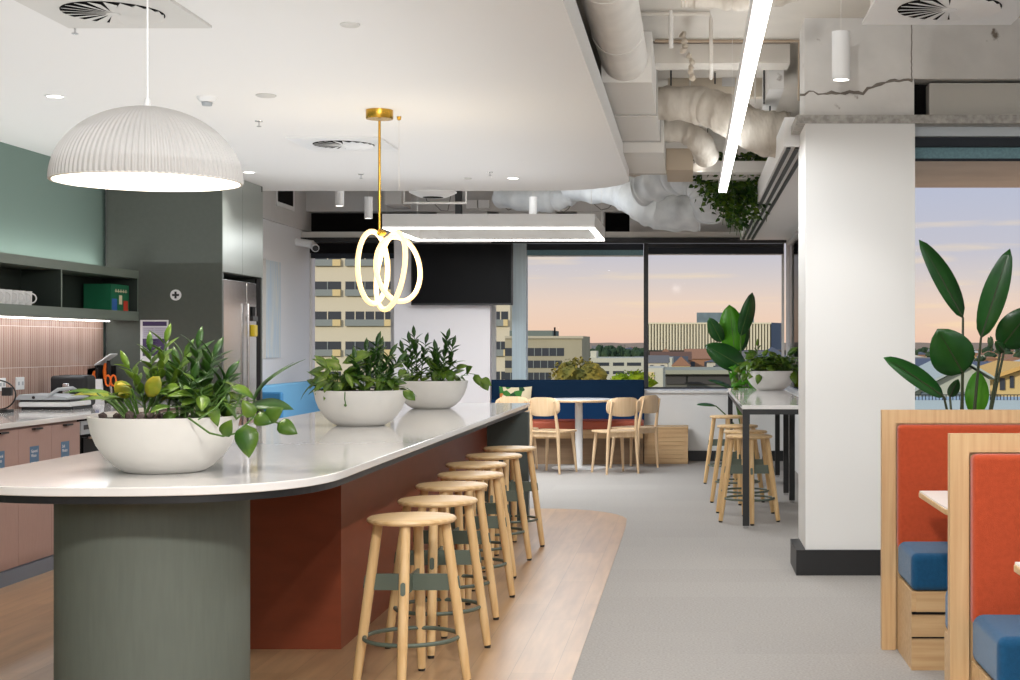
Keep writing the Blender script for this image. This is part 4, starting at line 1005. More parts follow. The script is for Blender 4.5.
t = thing('hanging_diffuser', p, 'small round air diffuser hanging at the far edge of the white ceiling', 'air diffuser')
B().lathe([(0,-.05),(.12,-.05),(.21,-.01),(.21,.0),(0,.0)], c=(p.x,13.3,2.72), n=32).build('cone', M_PLASTW, t, smooth=True); B().cyl((p.x,13.3,2.72),(p.x,13.3,2.9),.12,n=24).build('neck', M_GALV, t, smooth=True); B().lathe([(0,-.052),(.09,-.052),(.09,-.05),(0,-.05)], c=(p.x,13.3,2.72), n=24).build('dark_opening', M_DARK, t)

def on_ceiling(px,py): D = hc*F/(VY-py); return P(px,0,D).x, D
for i,(px,py,r,lab) in enumerate(((55,96,.042,'glowing recessed downlight in the white ceiling left of the dome lamp'),(249,172,.042,'glowing recessed downlight behind the right rim of the dome lamp'),(513,178,.045,'glowing recessed downlight near the far right of the white ceiling'))):
    x,y = on_ceiling(px,py); t = thing('recessed_downlight', (x,y,ZC), lab, 'downlight', 'recessed ceiling downlights')
    B().lathe([(r+.012,-.004),(r+.012,0),(r,0),(r,-.004),(r+.012,-.004)], c=(x,y,ZC), n=28, caps=False).build('trim', M_PLASTW, t, smooth=True)
    B().lathe([(0,-.003),(r,-.003),(r,-.001),(0,-.001)], c=(x,y,ZC), n=28).build('lens', M_DL, t)
    l = lamp('SPOT','downlight_beam',(x,y,ZC-.01),28,WARM,(0,0,0),spot_size=math.radians(110),spot_blend=.8,shadow_soft_size=.04)
for i,(px,py,r,lab) in enumerate(((266,95,.055,'flat round grey speaker cover in the white ceiling'),(350,24,.042,'round white cover plate near the top of the white ceiling'),(468,178,.03,'tiny round cover near the far ceiling downlight'))):
    x,y = on_ceiling(px,py); o = B().lathe([(0,-.010),(r*.85,-.010),(r,-.005),(r,0),(0,0)], c=(x,y,ZC), n=28).build('ceiling_cover', mat('cover_grey',(200,198,194),.6), smooth=True); tag(o, lab, 'cover plate')
x,y = on_ceiling(207,97); t = thing('smoke_detector', (x,y,ZC), 'round white smoke detector on the white ceiling', 'smoke detector')
B().lathe([(0,-.028),(.04,-.028),(.052,-.01),(.055,0),(0,0)], c=(x,y,ZC), n=28).build('base', M_PLASTW, t, smooth=True); B().lathe([(0,-.05),(.025,-.048),(.03,-.03),(0,-.028)], c=(x,y,ZC), n=20).build('sensor', M_PLASTG, t, smooth=True)
for i,(px,py,lab) in enumerate(((75,26,'tiny sprinkler head at the corner of the top left diffuser'),(259,121,'tiny sprinkler head in front of the middle ceiling diffuser'),(361,174,'tiny sprinkler head left of the brass rod'),(490,172,'tiny sprinkler head beside the far downlight'))):
    x,y = on_ceiling(px,py); t = thing('sprinkler_head', (x,y,ZC), lab, 'sprinkler', 'ceiling sprinkler heads')
    B().lathe([(0,-.004),(.022,-.004),(.024,0),(0,0)], c=(x,y,ZC), n=20).build('escutcheon', M_CHROME, t, smooth=True); B().cyl((x,y,ZC-.03),(x,y,ZC-.003),.005,n=8).build('stem', M_CHROME, t, smooth=True); B().cyl((x,y,ZC-.034),(x,y,ZC-.03),.014,n=12).build('deflector', M_CHROME, t)

# linear pendants
t = thing('linear_pendant', (.27,8.5,2.6), 'long straight bright white linear light running towards the window', 'linear light')
xa, xb_ = .235, .296
B().box(xa-.004,xb_+.004,3.2,12.2,2.612,2.68).build('housing', M_PLASTW, t); B().box(xa,xb_,3.2,12.2,2.6,2.612).build('diffuser', M_LED, t)
for y in (4.0,6.7,9.4,12.0): B().cyl((.265,y,2.68),(.265,y,ZS),.0015,n=6).build('suspension_cable', M_GALV, t)
lamp('AREA','linear_glow', (.265,7.7,2.59), 75, NEUT, (0,0,0), shape='RECTANGLE', size=.06, size_y=9.0)
t = thing('rectangular_ring_light', (-1.85,14.7,2.44), 'white rectangular frame light with glowing underside near the television', 'linear light')
ya, yb = 13.84, 15.5; xa, xb_ = -2.84, -.88; z0 = 2.435
for (x0,x1,y0,y1) in ((xa,xb_,ya,ya+.06),(xa,xb_,yb-.06,yb),(xa,xa+.06,ya+.06,yb-.06),(xb_-.06,xb_,ya+.06,yb-.06)):
    B().box(x0,x1,y0,y1,z0+.012,z0+.135).build('housing', M_PLASTW, t); B().box(x0+.002,x1-.002,y0+.002,y1-.002,z0,z0+.012).build('diffuser', M_LED, t)
for x,y in ((xa+.03,ya+.03),(xb_-.03,ya+.03),(xa+.03,yb-.03),(xb_-.03,yb-.03)): B().cyl((x,y,z0+.135),(x,y,ZS),.0015,n=6).build('suspension_cable', M_GALV, t)
lamp('AREA','ring_frame_glow', ((xa+xb_)/2,14.7,z0-.02), 110, NEUT, (0,0,0), shape='RECTANGLE', size=1.9, size_y=1.6)
def cyl_light(px,pyb,pyt,D,r,lab,e=12):
    x = P(px,0,D).x; zb, zt = P(0,pyb,D).z, P(0,pyt,D).z
    t = thing('cylinder_pendant', (x,D,zb), lab, 'downlight', 'white cylinder pendants')
    B().lathe([(0,.01),(r*.85,.01),(r*.85,0),(r,0),(r,zt-zb),(0,zt-zb)], c=(x,D,zb), n=32).build('housing', M_PLASTW, t, smooth=True)
    B().lathe([(0,.004),(r*.84,.004),(r*.84,.008),(0,.008)], c=(x,D,zb), n=24).build('lens', M_DL, t); B().cyl((x,D,zt),(x,D,ZS),.002,n=6).build('cable', M_GALV, t)
    lamp('SPOT','cylinder_beam',(x,D,zb-.005),e,WARM,(0,0,0),spot_size=math.radians(80),spot_blend=.7,shadow_soft_size=.03)
cyl_light(841,80,32,8.3,.051,'white cylinder pendant in front of the concrete beam over the booths',40)
cyl_light(339.5,206,180,15.5,.047,'white cylinder pendant leftmost of those beyond the white ceiling',25)
cyl_light(368.5,218.5,197,16.0,.044,'white cylinder pendant just left of the brass rod',25)
cyl_light(533,218.5,197,16.0,.044,'white cylinder pendant above the rectangular frame light',25)
cyl_light(700,163,139,12.5,.048,'white cylinder pendant beside the ducts and hanging plants',25)

# ------------------------------------------------------------------ exposed services
t = thing('round_duct', (-.37,7,2.92), 'fat round white duct beside the edge of the white ceiling', 'duct')
B().cyl((-.40,4.0,3.045),(-.385,8.8,3.045),.137,n=40).build('spiral_duct', M_DUCT, t, smooth=True)
for y in (5.6,6.8,8.0): B().tube([(-.388+.139*math.cos(2*math.pi*i/40),y,3.045+.139*math.sin(2*math.pi*i/40)) for i in range(40)],.002,6,closed=True).build('seam', M_GALV, t, smooth=True)
t = thing('rectangular_duct', (-.36,10.4,2.9), 'stepped white rectangular duct running to the rear beside the white ceiling', 'duct')
for k,(y0,y1,x0,x1,z0) in enumerate(((8.8,10.0,-.52,-.225,2.90),(10.03,11.2,-.52,-.225,2.885),(11.23,12.6,-.52,-.20,2.80))):
    B().box(x0,x1,y0,y1,z0,3.2).build('duct_section', M_GALV, t)
    B().box(x0-.006,x1+.008,y1,y1+.03,z0-.008,3.2).build('flange', mat('flange_grey',(176,172,166),.5), t)
def flex(name, pts, r, lab, m=M_FLEX, wr=.012):
    # catmull-rom through pts with wrinkles
    pts = [Vector(p) for p in pts]; out = []
    q = [pts[0]]+pts+[pts[-1]]
    for i in range(1,len(q)-2):
        for k in range(14):
            u = k/14; a,b,c,d = q[i-1],q[i],q[i+1],q[i+2]
            out.append(.5*((2*b)+(c-a)*u+(2*a-5*b+4*c-d)*u*u+(3*b-a-3*c+d)*u**3))
    out.append(pts[-1]); rr = []
    for i in range(len(out)):
        base = r[0]+(r[1]-r[0])*i/(len(out)-1) if isinstance(r,tuple) else r
        rr.append(base+wr*.3*math.sin(i*1.1)+wr*.8*mnoise.noise(Vector((i*.37,r[0] if isinstance(r,tuple) else r,0))*2))
    b = B(); b.tube(out, rr, 28)
    b.v = [tuple(Vector(v)+Vector(v).normalized()*0+Vector((mnoise.noise(Vector(v)*7),mnoise.noise(Vector(v)*7+Vector((5,5,5))),mnoise.noise(Vector(v)*7+Vector((9,2,5)))))*wr*.8) for v in b.v]
    cx_ = out[len(out)//2]; t = thing(name, cx_, lab, 'duct'); b.build('sleeve', m, t, smooth=True)
    for q_ in (len(out)//4, len(out)*3//4):
        pt = out[q_]
        if pt.z+.1 < ZS: B().cyl((pt.x,pt.y,pt.z),(pt.x,pt.y,ZS-.001),.005,n=6).build('hanger_strap', M_GALV, t)
    return t
flex('flexible_duct', [P(648,104,10.6),P(690,104,10.6),P(720,112,10.5),P(755,130,10.4),P(786,136,10.4)], (.115,.165), 'thick wrapped flexible duct crossing under the soffit behind the linear light', wr=.014)
flex('flexible_duct', [P(655,131,11.6),P(683,131,11.6),P(700,142,11.6),P(706,156,11.8)], (.085,.10), 'smaller wrapped duct bending down above the hanging plants', wr=.008)
M_FLEXW = mat('pale_flex_duct',(205,208,210),.5,rgb2=(186,190,194),vscale=6,bump=.6,bscale=10)
flex('flexible_duct', [P(640,192,14.2),P(668,180,14.0),P(690,178,13.8),P(705,190,13.8),P(712,212,14)], (.14,.17), 'ribbed pale flexible duct curving down behind the rectangular duct', m=M_FLEXW, wr=.02)
flex('flexible_duct', [P(570,185,16.2),P(618,190,15.8),P(640,203,15.4),P(662,212,15.3),P(700,212,15.3)], (.16,.20), 'large pale flexible duct sagging above the rear window', m=M_FLEXW, wr=.022)
flex('flexible_duct', [P(500,196,16.8),P(540,200,16.5),P(565,196,16.4),P(590,180,16.4)], (.13,.13), 'pale flexible duct just beyond the white ceiling edge over the frame light', m=M_FLEXW, wr=.02)
flex('flexible_duct', [P(682,-4,7.4),P(715,-1,7.4),P(750,1,7.4),P(800,-9,7.4)], (.05,.05), 'beige wrapped duct at the very top of the photo', wr=.012)
t = thing('square_duct', (P(680,0,12.6).x,12.6,2.8), 'beige square duct opening beside the stepped duct', 'duct')
a, b_ = P(666,141,12.3), P(693,170,12.3)
B().box(a.x,b_.x,12.3,13.2,b_.z,a.z).build('duct_body', mat('beige_duct',(176,160,140),.7), t); B().box(a.x-.01,b_.x+.01,12.28,12.31,a.z-.06,a.z+.01).build('lip', M_GALV, t)
# downstand rib and soffit details
struct(B().box(-.5,.64,9.6,9.85,P(0,63,9.6).z,ZS).build('trim_10', M_SLAB), 'plastered downstand')
struct(B().box(-.5,.64,9.58,9.60,ZS-.012,ZS).build('trim_11', mat('shadow_line',(120,108,96),.9)))
struct(B().box(-.5,.64,12.55,12.75,P(0,172,12.55).z,P(0,161,12.55).z).build('trim_12', M_GALV), 'white rail over the plants')
def rod(x,y,z0,lab):
    o = B().cyl((x,y,z0),(x,y,ZS),.006,n=8).build('threaded_rod', M_BLACK, smooth=True); return tag(o, lab, 'rod', 'thin black hanger rods')
rd = [(671,10.6,86,'behind the round duct'),(715,10.7,84,'left of the linear light'),(770,10.6,112,'right of the linear light, longest'),(764,10.3,104,'right of the linear light, shorter')]
for px,D,py,l in rd: rod(P(px,0,D).x, D, P(0,py,D).z, 'thin black hanger rod '+l)
def pipe(pts, r, lab, m=M_SLAB):
    o = B().tube(pts, r, 10).build('service_pipe', m, smooth=True); return tag(o, lab, 'pipe')
pipe([P(636,14,8.7),P(710,14,8.7),P(711,20,8.7),P(711,62,8.7),P(711,78,9.2)], .012, 'thin painted pipe bending down left of the linear light')
pipe([P(671,0,8.7),P(671,48,8.7)], .014, 'short thick painted pipe above the round duct end', M_GALV)
pipe([P(655,41,9.5),P(799,41,9.5),P(799,100,9.9)], .010, 'beige pipe along the rib turning down beside the beam', mat('pipe_beige',(170,150,128),.7))
b = B()
for i in range(12):
    b.blob(P(684+1.4*math.sin(i*1.7)+(i*.8 if i>6 else 0), 20+i*5.2, 9.3), .022, seed=i, amp=.5, sub=1, sc=2)
tag(b.build('foam_sealed_conduit', mat('foam_beige',(190,178,162),.9), smooth=True), 'lumpy foam covered conduit hanging from the soffit', 'conduit')
b = B(); b.box(P(668,0,10.9).x,.62,10.9,11.0,P(0,97,10.9).z,ZS)
struct(b.build('trim_13', mat('cream_board',(204,192,174),.8)), 'cream board behind the rods')
struct(B().box(P(722,0,10.88).x,P(735,0,10.88).x,10.88,10.9,P(0,86,10.88).z,P(0,70,10.88).z).build('trim_14', M_GREY))
b = B(); b.box(.52,.62,9.3+.6,10.8,3.05,ZS); struct(b.build('trim_15', M_CONC))
# services beyond the white ceiling
tag(B().box(P(455,0,16.5).x,P(461,0,16.5).x,16.5,16.6,P(0,222,16.5).z,ZS).build('cable_riser', M_BLACK), 'black vertical cable riser behind the frame light', 'cable riser')
pipe([Vector((P(404,203,16.2).x,16.2,ZS)),P(404,203,16.2),P(466,203,16.2),Vector((P(466,203,16.2).x,16.2,ZS))], .016, 'thin horizontal white pipe above the frame light', M_GALV)
for i,(a,b_) in enumerate(((466,477),(478.5,489))):
    tag(B().box(P(a,0,17.78).x,P(b_,0,17.78).x,17.78,17.852,P(0,208,17.78).z,P(0,200,17.78).z).build('junction_box', M_PLASTW), ['white junction box beside the black riser, left of the pair','white junction box, right of the pair'][i], 'junction box', 'junction boxes on the header')
    if False: tag(B().tube([P((a+b_)/2-3,204,16.88),P((a+b_)/2,206,16.85),P((a+b_)/2+4,202,16.88)],.008,6).build('loose_cable', M_DARK, smooth=True), ['loose dark cable across the left junction box','loose dark cable across the right junction box'][i], 'cable')
rnd = random.Random(9)
for i in range(6):
    x = 388+rnd.uniform(0,230); pts = [P(x+k*7, 196+12*abs(math.sin(k*.8+i))+k*1.0, 17.2) for k in range(6)]
    if i in (1,4): pts = [P(520+i*8+k*4, 198+14*math.sin(k*.55), 16.9) for k in range(7)]
    pts[0].z = pts[-1].z = ZS
    tag(B().tube(pts,.006,6).build('slack_cable', mat('grey_cable',(120,118,114),.6), smooth=True), 'thin slack grey cable looping under the rear soffit', 'cable', 'slack cables under the rear soffit')
struct(B().box(P(386,0,17.3).x,P(403,0,17.3).x,17.2,17.8,P(0,205,17.3).z,ZS).build('trim_16', M_GREY)) 
t = thing('wall_vent', (-4.57,16.9,2.95), 'white framed dark vent opening high on the grey left bulkhead', 'vent')
B().box(-4.57,-4.56,16.55,17.3,2.90,3.22).build('frame', M_PLASTW, t); B().box(-4.56,-4.555,16.6,17.22,2.95,3.18).build('dark_opening', M_DARK, t)
# hanging greenery
t = thing('hanging_planter', (P(738,0,13.2).x,13.2,2.75), 'trailing ivy hanging from a trough under the soffit by the rear window', 'planter')
a, b_ = P(702,0,13.2), P(775,0,13.2)
B().box(a.x,b_.x,13.05,13.35,2.80,2.95).build('trough', M_GALV, t)
for x in (a.x+.05,b_.x-.05): B().cyl((x,13.2,2.95),(x,13.2,ZS),.004,n=6).build('hanger', M_BLACK, t)
bs, bl, bd = B(), B(), B(); rnd = random.Random(5)
for i in range(64):
    x = a.x-.06+(b_.x-a.x+.10)*(i+rnd.random())/64; y = 13.2+rnd.uniform(-.17,.17); u = (x-a.x)/(b_.x-a.x)
    ln = .20+.44*max(0,math.sin(math.pi*min(1,max(0,(u*.85+.08)))))*rnd.uniform(.6,1.1)+(.08 if rnd.random()<.15 else 0)
    z = 2.98; pts = []; sx = rnd.uniform(-.05,.05)
    for k in range(8): pts.append((x+sx*k/7+.015*math.sin(k*1.3+i), y+.012*math.cos(k+i)+(.04 if k==0 else 0), z+.03-ln*k/7))
    bs.tube(pts,.0025,5)
    for k in range(int(ln*62)):
        q = rnd.random(); p = Vector(pts[int(q*6.99)]); ang = rnd.uniform(0,6.28)
        (bl if rnd.random()<.45 else bd).leaf(p+Vector((rnd.uniform(-.05,.05),rnd.uniform(-.05,.05),rnd.uniform(-.03,.05))), (math.cos(ang),math.sin(ang)*.6,rnd.uniform(-.8,.2)), (0,-.7,.7), rnd.uniform(.04,.065), rnd.uniform(.03,.048), n=3, peak=.7)
bs.build('stems', M_STEM, t); bl.build('light_foliage', M_LEAF, t, solid=.0005); bd.build('dark_foliage', M_LEAFD, t, solid=.0005)
# ------------------------------------------------------------------ outside
def facade_mat(n,c,**k): return mat(n,c,.9,spec=.1,**k)
GZ = -7.0
struct(B().box(-900,1200,25,2600,GZ-1,GZ).build('floor_outside', facade_mat('distant_ground',(150,146,118),rgb2=(92,112,72),vscale=.06)), 'distant ground outside')
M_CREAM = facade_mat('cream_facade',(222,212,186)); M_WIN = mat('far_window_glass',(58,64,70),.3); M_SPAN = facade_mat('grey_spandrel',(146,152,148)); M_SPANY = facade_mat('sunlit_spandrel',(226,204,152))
D = 150
t = thing('office_tower', (P(400,0,D).x,D,GZ), 'cream office tower with rows of dark windows outside the left panes', 'building')
x0,x1 = P(262,0,D).x, P(510,0,D).x
B().box(x0,x1,D,D+8,GZ,28).build('wall', M_CREAM, t)
for r in range(-2,8):
    yt = 251.5+30*(5-r)-30*4; yt = 221.5+30*r
    if yt>345 or yt<150: pass
    for a,b_ in ((275,311),(314.6,341),(345.5,394.6),(399,425),(430,480),(493.5,508)):
        p,q = P(a,yt,D), P(b_,yt+8,D)
        wn = B().box(p.x,q.x,D-.05,D+.1,q.z,p.z).build('window', M_WIN, t)
        n = max(2,int((b_-a)/9))
        mb = B()
        for k in range(1,n): xx = p.x+(q.x-p.x)*k/n; mb.box(xx-.05,xx+.05,D-.12,D-.05,q.z,p.z)
        mb.build('mullion', M_CREAM if r%2 else M_SPAN, wn)
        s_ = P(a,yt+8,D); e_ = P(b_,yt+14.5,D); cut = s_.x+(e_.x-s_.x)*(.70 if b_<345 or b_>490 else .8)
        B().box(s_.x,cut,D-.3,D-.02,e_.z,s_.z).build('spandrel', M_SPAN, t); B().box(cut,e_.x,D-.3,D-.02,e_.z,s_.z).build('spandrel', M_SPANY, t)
D = 120
t = thing('concrete_office_block', (P(558,0,D).x,D,GZ), 'beige concrete office block with window bands behind the yellow tree', 'building')
M_BEIGE = facade_mat('beige_concrete',(178,170,144),var=.05,vscale=.4)
x0,x1 = P(505,0,D).x, P(582,0,D).x
B().box(x0,x1,D,D+9.5,GZ,P(0,336,D).z).build('wall', M_BEIGE, t); B().box(x0,x1+.1,D-.15,D+.2,P(0,338.5,D).z,P(0,336,D).z).build('parapet', facade_mat('parapet',(196,188,164)), t)
for a,b_,y0,y1 in ((505,564,348,356),(505,562,360.5,368),(505,551,372.5,380),(505,551,385,392)):
    p,q = P(a,y0,D), P(b_,y1,D); wn = B().box(p.x,q.x,D-.02,D+.1,q.z,p.z).build('window_band', M_WIN, t)
    mb = B()
    for k in range(1,8): xx = p.x+(q.x-p.x)*k/8; mb.box(xx-.03,xx+.03,D-.08,D-.02,q.z,p.z)
    mb.build('mullion', M_SPAN, wn)
B().box(x0,P(549,0,D).x,D+3,D+9,P(0,336,D+3).z,P(0,330.5,D+3).z).build('plant_room', facade_mat('plant_green',(120,130,122)), t)
B().cyl((P(552.5,0,D).x,D+2,P(0,337,D).z),(P(552.5,0,D).x,D+2,P(0,327,D).z),.08,n=6).build('antenna', M_DARK, t)
D = 140
t = thing('low_white_building', (P(617,0,D).x,D,GZ), 'low white flat roofed building left of the black mullion', 'building')
M_WB = facade_mat('white_facade',(206,204,184)); x0,x1 = P(570,0,D).x, P(672,0,D).x
B().box(x0,x1,D,D+14,GZ,P(0,358,D).z).build('wall', M_WB, t)
for y0,y1 in ((362.5,365.8),(371,374)):
    for a,b_ in ((592,609),(613,624),(627,641),(648,668)): p,q = P(a,y0,D),P(b_,y1,D); B().box(p.x,q.x,D-.03,D+.1,q.z,p.z).build('window', M_WIN, t)
B().box(P(589,0,D).x,P(595,0,D).x,D+2,D+5,P(0,359,D).z,P(0,351,D).z).build('roof_box', M_WB, t)
D = 250
t = thing('finned_building', (P(708,0,D).x,D,GZ), 'long building with vertical cream fins right of the black mullion', 'building')
x0,x1 = P(646,0,D).x, P(771,0,D).x; z0,z1 = P(0,350,D).z, P(0,322.6,D).z
B().box(x0,x1,D,D+30,z0,z1).build('wall', facade_mat('fin_gap_brown',(140,130,104)), t)
fb = B(); n = 42
for k in range(n): xx = x0+(x1-x0)*k/n; fb.box(xx,xx+.30,D-.7,D,z0,z1)
fb.box(x0,x1,D-.8,D-.1,z1-.25,z1); fb.build('fins', facade_mat('cream_fin',(236,226,194)), t)
xs = P(785,0,D).x
B().prism([(x1,D-.7),(x1+(xs-x1),D+6),(x1+(xs-x1),D+30),(x1,D+30)],z0,z1).build('shaded_side', facade_mat('side_shade_grey',(112,124,140)), t)  # shade on this side put into its blue-grey colour
B().box(P(697,0,D).x,P(755,0,D).x,D+4,D+12,z1,P(0,312,D).z).build('roof_plant', facade_mat('plant_blue_grey',(126,142,146),var=.15,vscale=.6), t)
B().box(x0,x1,D+1,D+28,GZ,z0-.2).build('lower_storey', facade_mat('dark_understorey',(92,84,66),var=.2,vscale=.4), t)
B().box(x0,x1+3,D-3,D+1,z0-.9,z0-.05).build('eave', facade_mat('dark_eave',(70,66,58)), t)
rnd = random.Random(3)
PLACED = [(P(580+8*k,0,147).x,147,6) for k in range(14)]
def free(x, y, r):
    for (a,b,q) in PLACED:
        if (x-a)**2+(y-b)**2 < (r+q)**2: return False
    PLACED.append((x,y,r)); return True
M_ROOFS = [facade_mat('roof_grey',(128,126,122)),facade_mat('roof_terracotta',(164,124,100)),facade_mat('roof_slate',(100,108,124)),facade_mat('roof_sunlit',(222,190,128)),facade_mat('roof_white',(206,204,196))]
M_WALLS = [facade_mat('house_white',(214,208,190)),facade_mat('house_cream',(228,206,150)),facade_mat('house_grey',(160,160,156)),facade_mat('house_brick',(170,128,100))]
M_HW = mat('house_window',(64,70,78),.4)
def house(cx, y, w, d, zt, rh, rm, wm, lab=None, grp='distant houses'):
    t = thing('house', (cx,y,GZ), lab or 'small distant house in the suburb beyond the windows', 'house', grp)
    B().box(cx-w/2,cx+w/2,y,y+d,GZ,zt).build('wall', wm, t)
    e = .06*w
    B().prism_y([(cx-w/2-e,zt),(cx+w/2+e,zt),(cx,zt+rh)],y-e,y+d+e).build('roof', rm, t) if rnd.random()<.5 else B().prism_x([(y-e,zt),(y+d+e,zt),(y+d/2,zt+rh)],cx-w/2-e,cx+w/2+e).build('roof', rm, t)
    for k in (-1,1): B().box(cx+k*w*.25-w*.08,cx+k*w*.25+w*.08,y-.05,y,zt-min(2.2,w*.28),zt-min(.8,w*.1)).build('window', M_HW, t)
    return t
# corridor window suburb (between mullion and column)
D = 95
house(P(681,0,D).x, D, P(690,0,D).x-P(672,0,D).x, 4, P(0,366,D).z, .6, M_ROOFS[1], M_WALLS[1], 'small house with a terracotta gable right of the black mullion', None)
house(P(657,0,100).x, 100, 1.4, 5, P(0,363,100).z, .5, M_ROOFS[0], M_WALLS[0], 'grey roofed white house just right of the black mullion', None)
D = 70
t = thing('low_flat_block', (P(715,0,D).x,D,GZ), 'low flat roofed block with dark panels under the finned building', 'building')
B().box(P(664,0,D).x,P(800,0,D).x,D,D+10,GZ,P(0,371,D).z).build('wall', facade_mat('flat_block_grey',(112,112,104)), t)
B().box(P(660,0,D).x,P(802,0,D).x,D-.4,D+10,P(0,374,D).z,P(0,370,D).z).build('roof_slab', facade_mat('flat_roof_pale',(168,168,148)), t)
for a,b_ in ((666,686),(688,735),(740,790)): p,q = P(a,376,D-.1),P(b_,384,D-.1); B().box(p.x,q.x,D-.1,D,q.z,p.z).build('dark_panel', facade_mat('panel_dark',(84,82,80)), t)
D = 62
t = thing('white_parapet_house', (P(655,0,D).x,D,GZ), 'pale green white flat house close to the black mullion', 'building')
B().box(P(646,0,D).x,P(663,0,D).x,D,D+6,GZ,P(0,368,D).z).build('wall', M_WB, t); p,q = P(648,372,D),P(654,380,D); B().box(p.x,q.x,D-.05,D,q.z,p.z).build('window', M_SPANY, t)
for i in range(40):
    D = rnd.uniform(150,225); px = 652+rnd.uniform(0,140); w_ = rnd.uniform(3,6)
    if D>225: D = 220
    if not free(P(px,0,D).x, D+2, w_*.62+1.4): continue
    house(P(px,0,D).x, D, w_, 4, P(0,rnd.uniform(358,364),D).z, rnd.uniform(.8,1.6), rnd.choice(M_ROOFS[:3]), rnd.choice(M_WALLS), 'small distant house below the finned building', 'houses below the finned building')
# booth window suburb
D = 85
t = thing('gabled_shed', (P(948,0,D).x,D,GZ), 'large pale gabled roof behind the dark paddle leaves', 'building')
xa_, xb__, xm = P(916,0,D).x, P(990,0,D).x, P(968,0,D).x
B().prism_y([(xa_,GZ),(xb__,GZ),(xb__,P(0,380,D).z),(xm,P(0,366,D).z),(xa_,P(0,392,D).z)],D,D+12).build('wall', facade_mat('shed_wall',(196,200,184)), t)
B().prism_y([(xa_-.3,P(0,393,D).z),(xm,P(0,364,D).z),(xb__+.3,P(0,380,D).z),(xb__+.3,P(0,378,D).z),(xm,P(0,362,D).z),(xa_-.3,P(0,390,D).z)],D-.5,D+12.5).build('roof', facade_mat('shed_roof',(186,196,190)), t)
for a,b_ in ((921,931),(950,964)): p,q = P(a,392,D-.1),P(b_,403,D-.1); B().box(p.x,q.x,D-.1,D,q.z,p.z).build('window', facade_mat('shed_window',(120,134,140)), t)
D = 100
t = thing('sunlit_hall', (P(1015,0,D).x,D,GZ), 'sunlit yellow gabled building at the right edge of the photo', 'building')
xa_, xm, xb__ = P(984,0,D).x, P(1030,0,D).x, P(1070,0,D).x
B().prism_y([(xa_,GZ),(xb__,GZ),(xb__,P(0,376,D).z),(xm,P(0,368,D).z),(xa_,P(0,382,D).z)],D,D+10).build('wall', facade_mat('hall_wall',(232,202,140)), t)
B().prism_y([(xa_-.3,P(0,383,D).z),(xm,P(0,366,D).z),(xb__,P(0,378,D).z),(xb__,P(0,374,D).z),(xm,P(0,362,D).z),(xa_-.3,P(0,379,D).z)],D-.6,D+11).build('roof', facade_mat('hall_roof',(228,184,112)), t)  # low sun's yellow put into the hall's wall and roof colours
for a,b_,y0,y1 in ((1000,1005,378,390),(1010,1014,376,388)): p,q = P(a,y0,D-.1),P(b_,y1,D-.1); B().box(p.x,q.x,D-.1,D,q.z,p.z).build('window', M_HW, t)
t = thing('slate_roofed_building', (P(935,0,150).x,150,GZ), 'long slate blue roof beyond the pale gable', 'building')
B().box(P(914,0,150).x,P(948,0,150).x,150,158,GZ,P(0,370,150).z).build('wall', M_WALLS[2], t); B().prism_x([(149,P(0,371,150).z),(159,P(0,371,150).z),(156,P(0,359,150).z),(153,P(0,359,150).z)],P(912,0,150).x,P(950,0,150).x).build('roof', M_ROOFS[2], t)
D = 45
t = thing('railing_wall', (P(970,0,D).x,D,GZ), 'pale blue railing and low roof just above the booth panel', 'building')
B().box(P(905,0,D).x,P(1060,0,D).x,D,D+3,GZ,P(0,400,D).z).build('wall', facade_mat('blue_white_wall',(176,196,206)), t)
rb = B()
for k in range(40): xx = P(912+k*3.4,0,D).x; rb.box(xx-.012,xx+.012,D-.02,D,P(0,400,D).z,P(0,395,D).z)
rb.box(P(905,0,D).x,P(1060,0,D).x,D-.03,D,P(0,395.2,D).z,P(0,394.4,D).z); rb.build('railing', M_BLIND, t)
for i in range(420):
    D = 170+900*rnd.random()**1.3; px = 905+rnd.uniform(0,140) ; w_ = rnd.uniform(3.5,8)*(D/400)**.35
    if not free(P(px,0,D).x, D+4, w_*.6+2): continue
    house(P(px,0,D).x, D, w_, 5, GZ+(CH-GZ)*rnd.uniform(.2,.6), rnd.uniform(.6,1.6), rnd.choice(M_ROOFS), rnd.choice(M_WALLS), 'small distant house in the suburb beyond the booth window', 'suburb houses beyond the booth window')
# trees
def tree(px, pyt, D, wpx, lab, m, grp=None, trunk=True, n=260, seed=0, pyb=None, ls=1):
    c = P(px,0,D); zt = P(0,pyt,D).z; r = wpx/2*D/F; rz = (zt-(P(0,pyb,D).z if pyb else zt-1.4*r))/2
    t = thing('tree', (c.x,D,GZ), lab, 'tree', grp); rn = random.Random(seed); cz = zt-rz
    b = B(); 
    for i in range(7):
        a = rn.uniform(0,6.28); q = rn.uniform(.2,.6); b.blob((c.x+math.cos(a)*r*q, D+math.sin(a)*r*q, cz+rz*rn.uniform(-.4,.42)), (r*.45,r*.45,rz*.52), seed=seed*9+i, amp=.3, sub=2, sc=2.2)
    for i in range(n):
        a = rn.uniform(0,6.28); el = rn.uniform(-.9,1.5); k = rn.uniform(.75,1.02)
        p = (c.x+math.cos(a)*math.cos(el)*r*k, D+math.sin(a)*math.cos(el)*r*k, cz+math.sin(el)*rz*k)
        s_ = r*.13*ls; b.leaf(p, (rn.uniform(-1,1),rn.uniform(-1,1),rn.uniform(-1,1)), (0,0,1), s_, s_*.8, n=2)
    b.build('crown', m, t)
    B().tube([(c.x,D,GZ),(c.x+.1*r,D,cz-rz*.4),(c.x,D,cz)],[r*.08,r*.06,r*.03],8).build('trunk', facade_mat('bark',(110,92,70)), t)
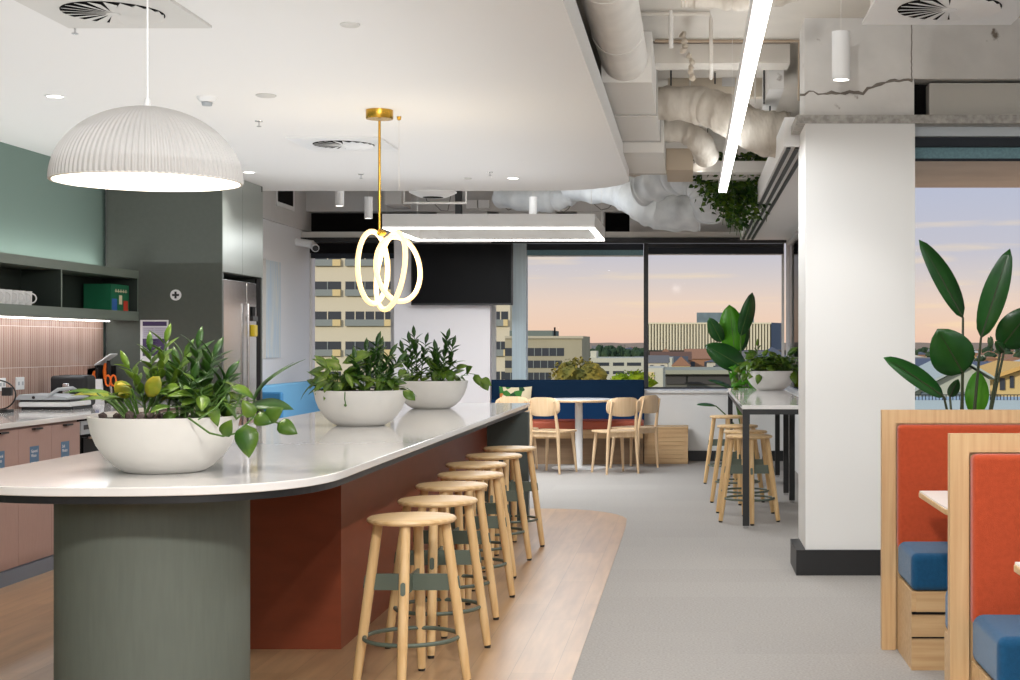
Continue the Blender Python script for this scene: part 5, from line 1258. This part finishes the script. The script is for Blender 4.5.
M_TY = facade_mat('olive_gold_foliage',(178,150,62),rgb2=(112,118,66),vscale=.5); M_TG = facade_mat('bright_yellow_foliage',(168,178,34),rgb2=(96,128,30),vscale=.8); M_TD = facade_mat('dark_far_foliage',(58,78,58),rgb2=(84,98,68),vscale=.2)
tree(577,359,80,58,'spreading golden olive tree in front of the beige concrete block', M_TY, seed=2, pyb=392, n=420)
tree(633,370.5,60,46,'bright yellow green tree top left of the black mullion', M_TG, seed=3, pyb=392, n=300)
tree(1008,362,280,10,'small olive tree between roofs left of the right edge', M_TD, seed=8, pyb=372, n=80)
tree(991,334,500,7,'tall dark conifer standing above the horizon in the booth window', M_TD, seed=9, pyb=350, n=80)
for i in range(60):
    px = 586+i*1.15+rnd.uniform(-2,2); D = rnd.uniform(380,520)
    if not free(P(px,0,D).x, D, 6.5*D/F*1.1): continue
    tree(px, 352-rnd.uniform(0,5)+(-3 if i>10 else 0), D, 13, 'dark tree on the ridge left of the black mullion', M_TD, 'dark ridge trees', seed=20+i, pyb=364, n=60)
for i in range(50):
    D = rnd.uniform(540,800); px = 595+rnd.uniform(0,50)+(60 if i%3==0 else 0); w_ = rnd.uniform(5,9)
    if not free(P(px,0,D).x, D+4, w_*.65+3): continue
    house(P(px,0,D).x, D, w_, 8, P(0,rnd.uniform(350.5,353),D).z, rnd.uniform(1,2.5), rnd.choice(M_ROOFS[:3]), rnd.choice(M_WALLS), 'small distant house among the dark trees', 'houses among the dark trees')
for i in range(90):
    px = 905+i*1.6+rnd.uniform(-3,3); D = rnd.uniform(300,1000); y = 345+ (CH-GZ)*F/D*.35 - rnd.uniform(2,5)
    if not free(P(px,0,D).x, D, 4.5*D/F): continue
    tree(px, y, D, rnd.uniform(6,12), 'far dark tree in the suburb beyond the booth window', M_TD, 'suburb trees beyond the booth window', seed=50+i, pyb=y+7, n=40)
hb = B(); n = 60
pts = [(P(500+i*10,0,1500).x, P(0,344-2.2*mnoise.noise(Vector((i*.35,1,0)))-1.2,1500).z) for i in range(n)]
hb.prism_y([(pts[0][0],GZ)]+[(x,z) for x,z in pts]+[(pts[-1][0],GZ)],1500,1560)
struct(hb.build('floor_ridge', facade_mat('far_ridge',(150,138,132))), 'hazy far ridge on the horizon')
